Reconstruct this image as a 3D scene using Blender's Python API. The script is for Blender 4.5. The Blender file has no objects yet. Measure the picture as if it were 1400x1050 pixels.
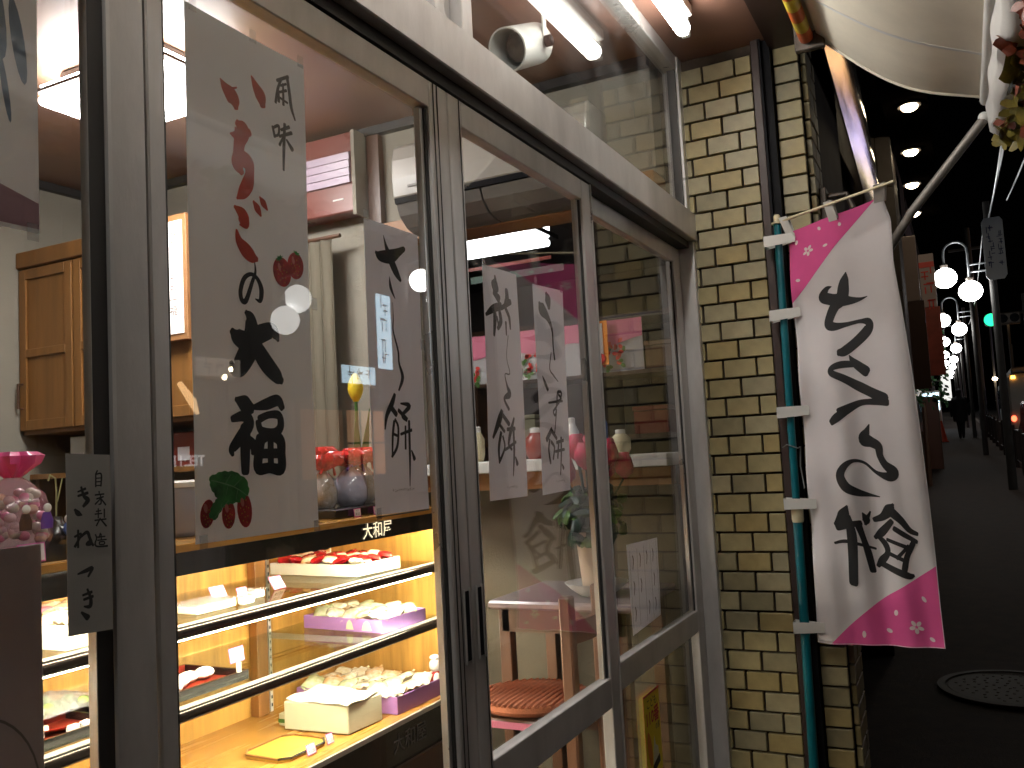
import bpy, bmesh, math, random
from math import sin, cos, pi, radians
from mathutils import Vector, Matrix
random.seed(7)
R = random.random
def U(a, b): return a + (b - a) * random.random()
sc = bpy.context.scene
col = sc.collection

# ------------------------------------------------------------------ camera
cd = bpy.data.cameras.new('camera'); cam = bpy.data.objects.new('camera', cd); col.objects.link(cam)
cd.sensor_width = 36; cd.lens = 31.193; cd.clip_start = .02; cd.clip_end = 600
cam.matrix_world = Matrix(((0.45403701, -0.04547705, -0.88982146, 0), (-0.88936023, -0.08337752, -0.4495404, 0), (-0.05374734, 0.9954798, -0.07830196, 1.4), (0, 0, 0, 1)))
sc.camera = cam

# ------------------------------------------------------------------ night sky
w = bpy.data.worlds.new('World'); sc.world = w; w.use_nodes = True
wn = w.node_tree.nodes; wl = w.node_tree.links
sky = wn.new('ShaderNodeTexSky'); sky.sky_type = 'NISHITA'; sky.sun_disc = False
sky.sun_elevation = radians(-4); sky.sun_rotation = radians(200)
wn['Background'].inputs[1].default_value = .008
wl.new(sky.outputs[0], wn['Background'].inputs[0])

# ------------------------------------------------------------------ exposure, sampling
vs = sc.view_settings; vs.view_transform = 'Standard'; vs.look = 'None'; vs.gamma = 1; vs.exposure = .6; vs.use_curve_mapping = False
cy = sc.cycles; cy.max_bounces = 8; cy.diffuse_bounces = 3; cy.glossy_bounces = 4; cy.transmission_bounces = 4; cy.transparent_max_bounces = 16
cy.caustics_reflective = False; cy.caustics_refractive = False; cy.sample_clamp_indirect = 4

DATA = {
 'p1_red': '0.9437,1.9702,0.0028 0.9521,1.9614,0.013 0.9639,1.9535,0.0208 0.971,1.946,0.0181 0.9738,1.9377,0.0076|0.9599,1.9602,0.0047 0.9762,1.9691,0.0019|1.0093,1.9982,0.003 1.0183,1.9849,0.013 1.0275,1.9735,0.0182 1.0316,1.9611,0.0101|0.9766,1.9137,0.0095 0.9855,1.9065,0.0241 0.9793,1.8865,0.0181 0.9763,1.8657,0.0171 0.9741,1.8511,0.0189 0.9817,1.8412,0.0086|0.9604,1.8936,0.0019 0.9732,1.8947,0.0104 0.9998,1.9068,0.0097|0.9799,1.8627,0.021 0.9961,1.8591,0.0194 0.9993,1.8439,0.0145 0.9947,1.8266,0.0183 0.9831,1.8097,0.0152 0.9708,1.7981,0.0028|1.0063,1.8012,0.0039 1.0137,1.7928,0.0108 1.0206,1.7834,0.0039|1.0202,1.8114,0.003 1.0273,1.8041,0.0099 1.0355,1.7957,0.003|0.9655,1.7838,0.0046 0.979,1.777,0.016 0.984,1.7682,0.018 0.9864,1.7608,0.0095 0.974,1.759,0.0019|0.9672,1.749,0.0037 0.9719,1.7343,0.0121 0.9848,1.723,0.0189 0.9981,1.7155,0.0163 1.0079,1.7132,0.0068',
 'p1_ink': '1.0759,2.0183,0.0043 1.067,1.9979,0.0042 1.0617,1.9755,0.0042|1.0665,2.0127,0.0042 1.0918,2.0276,0.0043|1.0898,2.0255,0.0054 1.0937,2.0029,0.0054 1.0974,1.9781,0.0054 1.1053,1.9597,0.0027|1.0741,2.0068,0.0032 1.0861,2.0133,0.0032|1.0717,1.9952,0.0032 1.0862,2.0025,0.0038|1.0792,2.0108,0.0032 1.0788,1.977,0.0043|1.0712,1.9856,0.0032 1.0877,1.9826,0.0032|1.0687,1.9963,0.0026 1.0679,1.9789,0.0047|1.0525,1.9322,0.0041 1.0565,1.9179,0.0041|1.0548,1.9321,0.0036 1.0659,1.9377,0.0042 1.0652,1.9239,0.0037 1.056,1.9186,0.0031|1.0717,1.9331,0.0037 1.0894,1.9429,0.0048|1.0675,1.9212,0.0037 1.0946,1.9346,0.0048|1.0796,1.9442,0.0048 1.0765,1.9068,0.0053 1.0746,1.8688,0.0037|1.0761,1.9238,0.0026 1.0668,1.9074,0.0042|1.0833,1.9195,0.0032 1.0951,1.9079,0.0064|1.0029,1.7061,0.0019 1.0034,1.6921,0.0039 0.9961,1.6769,0.0053 0.9811,1.6469,0.0066 0.9719,1.6457,0.0065 0.9697,1.6592,0.0065 0.9786,1.679,0.0061 0.9938,1.6877,0.0048 1.0075,1.6826,0.0058 1.0153,1.6676,0.0079 1.0117,1.6502,0.0059 1.0011,1.6512,0.0014|0.9803,1.6279,0.0066 0.9881,1.6201,0.0171 0.99,1.6006,0.0238 0.9835,1.5764,0.0283 0.962,1.5476,0.0239 0.9487,1.5422,0.0154 0.9444,1.551,0.0063|0.9493,1.5965,0.0091 0.9584,1.5897,0.0202 0.9785,1.5857,0.0235 1.0065,1.5982,0.0223 1.0343,1.607,0.019 1.044,1.5998,0.0131 1.0478,1.5932,0.005|0.9973,1.5795,0.0211 1.0187,1.5552,0.0244 1.0427,1.5365,0.019 1.0507,1.5312,0.0101|0.9511,1.4985,0.0063 0.9666,1.4928,0.0202 0.9807,1.4866,0.013|0.9423,1.4707,0.008 0.9658,1.4748,0.0137 0.9744,1.4634,0.0166 0.9524,1.4406,0.0144 0.939,1.4276,0.0106 0.9393,1.4202,0.0053|0.9666,1.4557,0.0165 0.9648,1.4252,0.0155 0.9636,1.3968,0.0127|0.9673,1.4461,0.0073 0.9816,1.4306,0.0158 0.9795,1.4211,0.0055|0.9895,1.4887,0.0075 1.013,1.4932,0.0135 1.0392,1.4999,0.0139 1.0487,1.4901,0.01|0.9981,1.4713,0.0095 1.018,1.4775,0.0087 1.041,1.4766,0.0109 1.0431,1.4597,0.0119 1.0281,1.4509,0.0107 1.0001,1.4537,0.0104 0.994,1.4654,0.0094|0.9967,1.4401,0.016 0.9913,1.4169,0.015 0.9905,1.3984,0.014 1.0143,1.3986,0.0124 1.04,1.3964,0.0147 1.0423,1.4196,0.0148 1.0403,1.4396,0.0158 1.0165,1.447,0.0125 0.9967,1.4401,0.0141|1.0194,1.4478,0.0106 1.0171,1.3985,0.0105|0.9931,1.42,0.0112 1.0411,1.4196,0.0118',
 'p2_ink': '1.3373,1.8138,0.0016 1.344,1.7962,0.0065 1.354,1.7783,0.0141 1.3726,1.7537,0.0143 1.3881,1.7386,0.0067|1.3112,1.7777,0.0052 1.3238,1.773,0.0148 1.3574,1.7781,0.0196 1.3859,1.7912,0.0123 1.4064,1.8018,0.0068 1.4045,1.7954,0.0023|1.3518,1.7386,0.0016 1.3544,1.7193,0.0065 1.3672,1.7006,0.0016|1.3589,1.6917,0.001 1.3592,1.6614,0.0021 1.3575,1.6385,0.0031 1.3711,1.602,0.0042 1.3727,1.5794,0.0042 1.3827,1.5534,0.0074 1.3688,1.529,0.0036|1.3536,1.5191,0.0062 1.344,1.5032,0.0091 1.3264,1.4808,0.007 1.3196,1.4571,0.003|1.3391,1.4976,0.0081 1.3555,1.4842,0.0082|1.3721,1.504,0.0026 1.4015,1.5002,0.0075 1.375,1.4815,0.0052 1.3912,1.4742,0.0063 1.3645,1.4907,0.0062|1.3479,1.47,0.0051 1.3415,1.4443,0.005 1.3374,1.407,0.0035|1.3514,1.4738,0.0041 1.3601,1.459,0.0046 1.3543,1.4257,0.0051 1.3367,1.407,0.0045|1.343,1.4479,0.004 1.3557,1.4442,0.0041|1.3677,1.4471,0.0041 1.4033,1.4545,0.0048|1.3834,1.4609,0.0042 1.3802,1.4208,0.0047|1.3963,1.4704,0.0053 1.3932,1.4063,0.0053 1.3881,1.351,0.0021|1.4001,1.4155,0.0032 1.4078,1.4013,0.0075',
 'p3_ink': '1.7751,1.8052,0.0066 1.7757,1.7948,0.0106|1.7703,1.7856,0.0238 1.7739,1.7786,0.0225|1.7638,1.7659,0.0092 1.7847,1.7562,0.016|1.7212,1.7119,0.0063 1.7553,1.7287,0.0143 1.7935,1.7392,0.0134|1.7594,1.7259,0.0091 1.7619,1.7096,0.013 1.753,1.6686,0.0064|1.7838,1.733,0.0093 1.7895,1.7043,0.012 1.7724,1.6858,0.0079|1.8308,1.7795,0.0124 1.8304,1.7601,0.0151 1.8172,1.7414,0.0095 1.8347,1.7179,0.0096 1.8372,1.6916,0.0055|1.7956,1.7345,0.008 1.8466,1.7558,0.0111|1.8146,1.7029,0.0068 1.8132,1.6752,0.0047|1.7708,1.7106,0.0052 1.7768,1.6863,0.0066|1.8222,1.674,0.002 1.807,1.6221,0.002 1.8191,1.5851,0.0027 1.7942,1.5816,0.0026 1.802,1.5549,0.006 1.8116,1.5366,0.0134 1.7851,1.5253,0.0059 1.8048,1.5018,0.006|1.8105,1.5348,0.0053 1.7851,1.5257,0.0052 1.8067,1.5026,0.0046|1.7702,1.4953,0.0103 1.7575,1.476,0.0141 1.7285,1.439,0.0062|1.7738,1.4884,0.0078 1.8018,1.4682,0.0092|1.759,1.4659,0.0064 1.7784,1.4517,0.0065|1.763,1.4476,0.0077 1.7507,1.4154,0.0076 1.7513,1.3824,0.0051|1.7708,1.4395,0.0051 1.7777,1.4149,0.0052 1.7544,1.3872,0.0063|1.827,1.4808,0.0054 1.8133,1.4578,0.0106|1.7931,1.4558,0.0066 1.8289,1.4578,0.0067|1.808,1.4516,0.0106 1.7956,1.4228,0.0065 1.8095,1.4102,0.0053|1.8217,1.4516,0.008 1.8204,1.4017,0.0067 1.8115,1.3504,0.0033|1.8265,1.3912,0.004 1.8331,1.3772,0.0094|1.7789,1.41,0.0052 1.8298,1.4265,0.0054',
 'p4_ink': '2.0634,1.8051,0.0097 2.0705,1.7919,0.0245 2.0745,1.772,0.0114|2.02,1.7759,0.0079 2.0313,1.7634,0.0286 2.0639,1.7439,0.0162 2.0856,1.7132,0.0074 2.0865,1.6708,0.0049 2.0899,1.638,0.0065|2.0716,1.6531,0.0032 2.0569,1.6115,0.004 2.0771,1.595,0.004 2.1013,1.5807,0.0025|2.0111,1.5891,0.0031 2.022,1.5737,0.0093 2.0362,1.5578,0.0094|2.0403,1.5231,0.0039 2.1119,1.533,0.0058 2.0937,1.5512,0.0057 2.117,1.5521,0.0058 2.1057,1.5305,0.0049 2.0805,1.5148,0.0048|2.037,1.5234,0.0039 2.1196,1.5299,0.005|2.0908,1.5468,0.0049 2.083,1.5162,0.0056 2.0618,1.5019,0.0048 2.0716,1.4918,0.0048 2.0817,1.5069,0.004 2.0633,1.4488,0.004|2.0442,1.4557,0.0094 2.0124,1.4309,0.0107|2.0469,1.4512,0.0094 2.0713,1.4336,0.008|2.0294,1.4285,0.0077 2.0209,1.406,0.0069 2.0273,1.3733,0.0077|2.0398,1.4238,0.0078 2.0556,1.4099,0.0063 2.045,1.3818,0.0062|2.0709,1.4225,0.0064 2.1107,1.4276,0.0065|2.0818,1.4196,0.0072 2.0722,1.3843,0.0064|2.0609,1.3997,0.0055 2.1131,1.4042,0.0057|2.0976,1.4333,0.0073 2.0937,1.3906,0.0065 2.0843,1.341,0.004|2.0969,1.365,0.0048 2.1027,1.3569,0.0081',
 'p5_ink': '0.694,1.4062,0.0014 0.6918,1.4025,0.0014|0.6918,1.402,0.0014 0.6915,1.3883,0.0014|0.6918,1.402,0.0012 0.6988,1.4022,0.0016 0.6983,1.3887,0.0015|0.692,1.3977,0.001 0.6981,1.3978,0.001|0.692,1.3936,0.001 0.698,1.3936,0.001|0.6919,1.3893,0.001 0.6979,1.3893,0.001|0.6954,1.3823,0.0014 0.6954,1.3801,0.001|0.6904,1.3788,0.0014 0.7014,1.3792,0.0014|0.6921,1.3743,0.0014 0.7005,1.3761,0.0014|0.6968,1.378,0.0012 0.6975,1.3692,0.0015 0.6944,1.3678,0.001|0.6967,1.374,0.0012 0.6898,1.3685,0.0014|0.6976,1.3739,0.0012 0.7032,1.3668,0.0016|0.6909,1.3602,0.0012 0.6964,1.3605,0.0012|0.6891,1.3572,0.0012 0.6977,1.3573,0.0012|0.6932,1.3629,0.0012 0.693,1.3526,0.0012|0.7011,1.3618,0.0014 0.7009,1.3527,0.0014|0.6886,1.3502,0.0014 0.7029,1.3505,0.0014|0.6953,1.3519,0.0014 0.6903,1.3442,0.0015|0.6971,1.3494,0.0014 0.7029,1.3427,0.0017|0.695,1.3349,0.0014 0.6931,1.3301,0.0012|0.6909,1.3311,0.0012 0.7008,1.3309,0.0012|0.6959,1.3337,0.0012 0.6958,1.3275,0.0012|0.6912,1.3275,0.0012 0.7024,1.3272,0.0012|0.6935,1.3254,0.0012 0.6935,1.3227,0.0012 0.6993,1.3223,0.0012 0.6994,1.325,0.0012 0.6935,1.3254,0.0012|0.6882,1.3341,0.0013 0.6896,1.3297,0.0013 0.6875,1.3245,0.0015 0.6902,1.3207,0.0015 0.7034,1.3198,0.0017|0.6664,1.3838,0.0013 0.6756,1.3867,0.0023|0.6667,1.3792,0.002 0.6782,1.3818,0.0027|0.6705,1.3885,0.002 0.6737,1.3787,0.003 0.6786,1.3737,0.0043 0.6731,1.3675,0.0027|0.6622,1.3641,0.0023 0.666,1.3599,0.0046 0.6705,1.3577,0.0013|0.6656,1.341,0.002 0.6653,1.3228,0.002|0.6615,1.3347,0.002 0.6694,1.3368,0.002 0.6615,1.3241,0.0026|0.6676,1.3329,0.002 0.6765,1.3381,0.003 0.6799,1.3315,0.0027 0.6816,1.3251,0.003 0.6759,1.3247,0.0023 0.6795,1.3277,0.002 0.6842,1.323,0.0023|0.6645,1.2934,0.0015 0.6754,1.2959,0.0036 0.6826,1.2975,0.0031 0.6774,1.2892,0.002|0.6703,1.2694,0.002 0.6809,1.2712,0.0026|0.6715,1.2645,0.0023 0.6822,1.2662,0.0026|0.6758,1.2749,0.002 0.6797,1.2643,0.0031 0.6787,1.2561,0.0036 0.6714,1.2569,0.0015|0.668,1.2509,0.002 0.675,1.2445,0.0051',
 'flagL': [[3.315, 0.5124, 2.1495], [3.315, 0.5178, 2.0094], [3.315, 0.5177, 1.8747], [3.315, 0.5146, 1.714], [3.315, 0.5166, 1.555], [3.315, 0.5155, 1.3708], [3.315, 0.5174, 1.2144], [3.315, 0.5168, 1.0591], [3.315, 0.5187, 0.9049], [3.315, 0.5265, 0.6755]],
 'flagR': [[3.12, 0.1777, 2.1782], [3.1653, 0.1599, 2.1065], [3.199, 0.1646, 1.965], [3.2292, 0.151, 1.794], [3.2575, 0.1392, 1.5974], [3.2843, 0.1315, 1.376], [3.3101, 0.1263, 1.1787], [3.3351, 0.1232, 0.9808], [3.34, 0.1219, 0.81], [3.34, 0.1178, 0.6728]],
 'flag': '0.1741,0.3188,0.0029 0.1528,0.3214,0.0211 0.1351,0.3435,0.0313 0.1666,0.3646,0.0325 0.1987,0.3781,0.0354 0.2441,0.3935,0.0215 0.2807,0.4002,0.0097 0.3087,0.4001,0.0024|0.2369,0.2856,0.0046 0.2275,0.3168,0.0317 0.2117,0.3704,0.0419 0.1788,0.3918,0.034 0.1545,0.4208,0.0308 0.1446,0.4466,0.0291 0.1654,0.4614,0.0237 0.212,0.4677,0.0133 0.2671,0.4727,0.0114 0.297,0.4843,0.0224 0.2927,0.5074,0.0294 0.2428,0.5344,0.0286 0.1942,0.5524,0.0277 0.1729,0.5526,0.0198|0.2089,0.5711,0.0032 0.2241,0.5971,0.0207 0.263,0.6321,0.028|0.2276,0.603,0.0159 0.1746,0.594,0.0197 0.1374,0.5977,0.0167 0.1336,0.6143,0.0184 0.1775,0.6409,0.0212 0.2263,0.6715,0.0239 0.2741,0.6973,0.0234 0.3169,0.7206,0.0286|0.3218,0.7261,0.0186 0.2706,0.7192,0.0088 0.2191,0.7185,0.009 0.1465,0.7359,0.0155|0.3257,0.7302,0.0166 0.2836,0.7257,0.0123 0.2341,0.7236,0.0095 0.1865,0.7345,0.0177 0.1372,0.754,0.023 0.116,0.7652,0.0182|0.2508,0.7849,0.0039 0.2401,0.8019,0.0172 0.2279,0.8233,0.0353 0.2529,0.835,0.0264 0.275,0.8492,0.0245 0.2783,0.8784,0.0196 0.2923,0.9053,0.021 0.3191,0.93,0.0303 0.3003,0.943,0.0242 0.2589,0.9306,0.0099 0.2188,0.8992,0.0075 0.1796,0.8922,0.0102 0.1464,0.91,0.0191 0.128,0.9421,0.0262 0.144,0.9794,0.0294 0.1819,0.9965,0.0221 0.2244,1.0038,0.01 0.2608,1.0079,0.0025|0.3039,1.0294,0.008 0.2902,1.0456,0.0291 0.2636,1.071,0.0196 0.2334,1.0836,0.0133|0.2915,1.0493,0.0274 0.3258,1.076,0.0207 0.3514,1.1026,0.0157 0.375,1.1106,0.0109|0.2916,1.0834,0.0145 0.2535,1.1225,0.0213 0.2303,1.1415,0.0116|0.2393,1.1362,0.0116 0.2635,1.1597,0.0181 0.2675,1.1879,0.0153 0.2467,1.2172,0.0205 0.2315,1.239,0.012|0.3016,1.1049,0.0145 0.3329,1.1196,0.0143 0.3704,1.1343,0.0109|0.3591,1.1402,0.0141 0.3354,1.1836,0.015 0.3233,1.2272,0.0167 0.3201,1.2443,0.0134|0.2721,1.143,0.0098 0.3446,1.1584,0.0111|0.2676,1.1862,0.0119 0.3239,1.2023,0.0117|0.2996,1.1986,0.0101 0.3413,1.1515,0.0079|0.2407,1.2286,0.0171 0.2875,1.2427,0.0202 0.3316,1.2518,0.02 0.3489,1.2482,0.0099|0.1417,1.0465,0.0069 0.1294,1.073,0.033 0.1206,1.0909,0.0349 0.0999,1.115,0.0211|0.1422,1.0842,0.0173 0.1485,1.1417,0.0292 0.1463,1.2286,0.0281 0.1414,1.3158,0.0263|0.1943,1.0662,0.0051 0.204,1.0869,0.0218 0.2007,1.1017,0.0084|0.2207,1.0596,0.005 0.2038,1.0893,0.0134|0.1015,1.1251,0.0193 0.1484,1.1084,0.0172 0.182,1.1,0.0153|0.0859,1.1836,0.0072 0.1337,1.1694,0.0106 0.2264,1.1802,0.0069|0.1746,1.105,0.0221 0.1885,1.1519,0.0169 0.2011,1.2004,0.0208 0.2115,1.2585,0.019',
 'flagpetal': [[0.0851, 0.1151, 'F'], [0.1461, 0.0374, 'P'], [0.2357, 0.057, 'P'], [0.0348, 0.0559, 'P'], [0.1627, 0.1305, 'P'], [0.0319, 0.2266, 'P'], [0.3437, 1.4266, 'F'], [0.3773, 1.3216, 'P'], [0.2788, 1.3888, 'P'], [0.2515, 1.4517, 'P'], [0.1658, 1.4673, 'P'], [0.391, 1.4687, 'P']],
 'pinkT': [[0.399, 0.0], [-0.0, 0.317]],
 'pinkB': [[0.046, 1.497], [0.424, 1.201]],
}


# ------------------------------------------------------------------ materials
def mat(name, c, rough=.6, metal=0., emit=0., ec=None, var=0., scale=8., bump=0., bscale=60., spec=.5, trans=0., sheen=0., stretch=None, var2=None, coat=0.):
    m = bpy.data.materials.new(name); m.use_nodes = True
    nt = m.node_tree; b = nt.nodes['Principled BSDF']; L = nt.links
    b.inputs['Base Color'].default_value = (*c, 1); b.inputs['Roughness'].default_value = rough
    b.inputs['Metallic'].default_value = metal; b.inputs['Specular IOR Level'].default_value = spec
    b.inputs['Coat Weight'].default_value = coat
    if sheen: b.inputs['Sheen Weight'].default_value = sheen
    if emit:
        b.inputs['Emission Color'].default_value = (*(ec or c), 1); b.inputs['Emission Strength'].default_value = emit
    if var or bump:
        tc = nt.nodes.new('ShaderNodeTexCoord'); mp = nt.nodes.new('ShaderNodeMapping')
        L.new(tc.outputs['Object'], mp.inputs[0])
        if stretch: mp.inputs['Scale'].default_value = stretch
    if var:
        n = nt.nodes.new('ShaderNodeTexNoise'); n.inputs['Scale'].default_value = scale; n.inputs['Detail'].default_value = 6
        n.inputs['Roughness'].default_value = .62
        L.new(mp.outputs[0], n.inputs[0])
        r = nt.nodes.new('ShaderNodeValToRGB'); L.new(n.outputs[0], r.inputs[0])
        c2 = var2 or tuple(x * (1 - var) for x in c)
        r.color_ramp.elements[0].position = .32; r.color_ramp.elements[1].position = .68
        r.color_ramp.elements[0].color = (*c2, 1); r.color_ramp.elements[1].color = (*[min(1, x * (1 + var * .5)) for x in c], 1)
        L.new(r.outputs[0], b.inputs['Base Color'])
        rr = nt.nodes.new('ShaderNodeMapRange'); L.new(n.outputs[0], rr.inputs[0])
        rr.inputs[3].default_value = max(0, rough - .12); rr.inputs[4].default_value = min(1, rough + .12)
        L.new(rr.outputs[0], b.inputs['Roughness'])
    if bump:
        n2 = nt.nodes.new('ShaderNodeTexNoise'); n2.inputs['Scale'].default_value = bscale; n2.inputs['Detail'].default_value = 4
        L.new(mp.outputs[0], n2.inputs[0])
        bp = nt.nodes.new('ShaderNodeBump'); bp.inputs['Strength'].default_value = bump; bp.inputs['Distance'].default_value = .004
        L.new(n2.outputs[0], bp.inputs['Height']); L.new(bp.outputs[0], b.inputs['Normal'])
    if trans:
        out = nt.nodes['Material Output']; tl = nt.nodes.new('ShaderNodeBsdfTranslucent'); tl.inputs[0].default_value = (*c, 1)
        mx = nt.nodes.new('ShaderNodeMixShader'); mx.inputs[0].default_value = trans
        L.new(b.outputs[0], mx.inputs[1]); L.new(tl.outputs[0], mx.inputs[2]); L.new(mx.outputs[0], out.inputs[0])
    return m
def glassmat(name, tint=(1, 1, 1), base=.06, film=0., filmc=(.5, .5, .5), rough=0., smear=0.):
    """thin clear pane: Schlick reflection over straight transmission, light passes through"""
    m = bpy.data.materials.new(name); m.use_nodes = True; nt = m.node_tree; N = nt.nodes; L = nt.links
    N.remove(N['Principled BSDF']); out = N['Material Output']
    g = N.new('ShaderNodeNewGeometry'); d = N.new('ShaderNodeVectorMath'); d.operation = 'DOT_PRODUCT'
    L.new(g.outputs['Normal'], d.inputs[0]); L.new(g.outputs['Incoming'], d.inputs[1])
    a = N.new('ShaderNodeMath'); a.operation = 'ABSOLUTE'; L.new(d.outputs['Value'], a.inputs[0])
    s = N.new('ShaderNodeMath'); s.operation = 'SUBTRACT'; s.inputs[0].default_value = 1; L.new(a.outputs[0], s.inputs[1])
    p = N.new('ShaderNodeMath'); p.operation = 'POWER'; p.inputs[1].default_value = 5; L.new(s.outputs[0], p.inputs[0])
    k = N.new('ShaderNodeMath'); k.operation = 'MULTIPLY_ADD'; k.inputs[1].default_value = 1 - base; k.inputs[2].default_value = base
    L.new(p.outputs[0], k.inputs[0])
    tr = N.new('ShaderNodeBsdfTransparent'); tr.inputs[0].default_value = (*tint, 1)
    gl = N.new('ShaderNodeBsdfGlossy'); gl.inputs['Roughness'].default_value = rough
    mx = N.new('ShaderNodeMixShader'); L.new(k.outputs[0], mx.inputs[0]); L.new(tr.outputs[0], mx.inputs[1]); L.new(gl.outputs[0], mx.inputs[2])
    last = mx
    if smear:
        tc = N.new('ShaderNodeTexCoord'); nz = N.new('ShaderNodeTexNoise'); nz.inputs['Scale'].default_value = 3.2; nz.inputs['Detail'].default_value = 5
        L.new(tc.outputs['Object'], nz.inputs[0]); mr = N.new('ShaderNodeMapRange'); mr.inputs[1].default_value = .42; mr.inputs[2].default_value = .75; mr.inputs[4].default_value = smear
        L.new(nz.outputs[0], mr.inputs[0]); d3 = N.new('ShaderNodeBsdfDiffuse'); d3.inputs[0].default_value = (.7, .7, .7, 1)
        m3 = N.new('ShaderNodeMixShader'); L.new(mr.outputs[0], m3.inputs[0]); L.new(mx.outputs[0], m3.inputs[1]); L.new(d3.outputs[0], m3.inputs[2]); last = m3
    if film:
        df = N.new('ShaderNodeBsdfDiffuse'); df.inputs[0].default_value = (*filmc, 1)
        m2 = N.new('ShaderNodeMixShader'); m2.inputs[0].default_value = film
        L.new(mx.outputs[0], m2.inputs[1]); L.new(df.outputs[0], m2.inputs[2]); last = m2
    L.new(last.outputs[0], out.inputs[0])
    return m
ALU = mat('aluminium', (.62, .6, .59), .36, .35, var=.2, scale=9, stretch=(1, 1, .35), bump=.06, bscale=300)
ALU_L = mat('bright_aluminium', (.62, .61, .6), .3, .6, var=.06, scale=6)
DARKCH = mat('dark_channel', (.03, .027, .026), .55)
GLASS = glassmat('pane_glass', (.985, .99, .985), smear=.035)
SHGLASS = glassmat('shelf_glass', (.9, .96, .92))
TAPE = glassmat('clear_tape', (.95, .95, .95), .08, .12, (.7, .7, .7), .25)
PLASTIC = glassmat('clear_plastic', (.93, .93, .95), .08, .12, (.8, .8, .85), .1)
PINKPL = glassmat('pink_plastic', (.98, .86, .9), .08, .1, (.85, .3, .5), .15)
BRICKS = [mat('brick_glaze', c, .48, var=.24, scale=11, bump=.12, bscale=90) for c in ((.33, .275, .135), (.35, .305, .18), (.29, .255, .155), (.345, .27, .115), (.25, .215, .12))]
GROUT = mat('dark_grout', (.065, .048, .036), .9, var=.3, scale=30)
BROWN = mat('brown_painted_steel', (.035, .018, .015), .5, .1, var=.25, scale=12)
BLACK = mat('black_rubber', (.006, .006, .008), .6, spec=.12)
SOFFIT = mat('soffit_board', (.2, .105, .075), .42, var=.18, scale=2.2, var2=(.15, .08, .06))
CEIL = mat('ceiling_board', (.26, .155, .09), .36, var=.15, scale=2, var2=(.19, .1, .085))
WALL = mat('plaster_wall', (.29, .265, .215), .85, var=.1, scale=3, bump=.3, bscale=120)
WHITE = mat('white_enamel', (.72, .72, .69), .32, var=.04, scale=9)
TUBE = mat('lit_tube', (1, 1, 1), .4, emit=28, ec=(1, .97, .9))
PAPER = mat('poster_paper', (.88, .9, .92), 5e-1 + .2, trans=.6, var=.05, scale=5)
PAPER2 = mat('thin_white_paper', (.88, .89, .94), 5e-1 + .2, trans=.6, var=.05, scale=6)
PAPER_D = mat('grey_paper', (.34, .33, .31), .85, trans=.1, var=.1, scale=12)
INK = mat('black_ink', (.012, .012, .014), .6)
INKG = mat('faded_ink', (.06, .055, .05), .7, var=.5, scale=40)
REDINK = mat('red_ink', (.55, .045, .02), .6)
BERRY = mat('strawberry_print', (.6, .04, .03), .5, var=.5, scale=60)
LEAFP = mat('leaf_print', (.05, .3, .05), .6, var=.55, scale=45)
CLOTH = mat('banner_cloth', (.9, .86, .87), .85, trans=.3, var=.06, scale=5, bump=.15, bscale=500)
PINK = mat('pink_dye', (.92, .14, .42), .85, trans=.25, var=.08, scale=9, bump=.15, bscale=500)
PETAL = mat('petal_print', (.9, .72, .74), .85)
TEAL = mat('teal_pole', (.0, .13, .17), .35, var=.2, scale=6)
CREAM = mat('cream_plastic', (.62, .55, .36), .45)
WOOD = mat('case_veneer', (.52, .27, .06), .38, var=.42, scale=16, stretch=(1, 1, .07), bump=.05)
WOODH = mat('counter_veneer', (.5, .24, .05), .26, var=.2, scale=10, stretch=(.09, 1, 1), coat=.3)
CAB = mat('cabinet_oak', (.27, .12, .03), .45, var=.3, scale=12, stretch=(1, 1, .08), bump=.08)
DWOOD = mat('dark_wood', (.1, .045, .022), .4, var=.35, scale=14, stretch=(1, 1, .1))
BEAM = mat('beam_wood', (.36, .17, .065), .5, var=.2, scale=10, stretch=(1, .08, 1))
LACQ = mat('black_lacquer', (.012, .01, .009), .22, coat=.5)
REDLACQ = mat('red_lacquer', (.25, .03, .015), .3)
RAILM = mat('bronze_rail', (.07, .055, .045), .22, .8)
GLOWLET = mat('glowing_letters', (.9, .82, .6), .4, emit=.9, ec=(1, .85, .55))  # pale gold letters; lamplight on them is put in as their own glow
LAMPW = mat('lit_diffuser', (1, 1, 1), .5, emit=36, ec=(1, .98, .96))
LAMPO = mat('lit_diffuser_room', (1, 1, 1), .5, emit=6, ec=(.95, .98, 1))
CASEL = mat('lit_case_tube', (1, 1, 1), .5, emit=80, ec=(1, .9, .7))
SIGNL = mat('lit_menu', (1, 1, 1), .5, emit=.5, ec=(1, .88, .82))
SKINW = mat('box_white', (.72, .69, .6), .5, var=.05, scale=8)
PURPLE = mat('box_lilac', (.4, .2, .5), .5, var=.05, scale=8)
CREAMB = mat('box_cream', (.62, .58, .4), .55, var=.06, scale=8)
MOCHI = mat('mochi', (.8, .77, .7), .6, var=.05, scale=20, bump=.3, bscale=60)
WRAPR = mat('red_wrap', (.4, .006, .014), .25, coat=.3, var=.3, scale=1.6, var2=(.22, .004, .01))
WRAPW = mat('white_wrap', (.8, .76, .66), .25, coat=.5, var=.2, scale=1.5, var2=(.72, .62, .38))
WRAPO = mat('amber_wrap', (.6, .3, .08), .25, coat=.5, var=.2, scale=1.5, var2=(.8, .74, .6))
WRAPG = mat('green_wrap', (.42, .52, .2), .25, coat=.5, var=.2, scale=1.5, var2=(.8, .75, .6))
GREENM = mat('green_sweet', (.3, .42, .12), .4, var=.4, scale=30, coat=.5)
REDR = mat('red_ribbon', (.62, .02, .02), .25, coat=.6, var=.3, scale=40)
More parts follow.
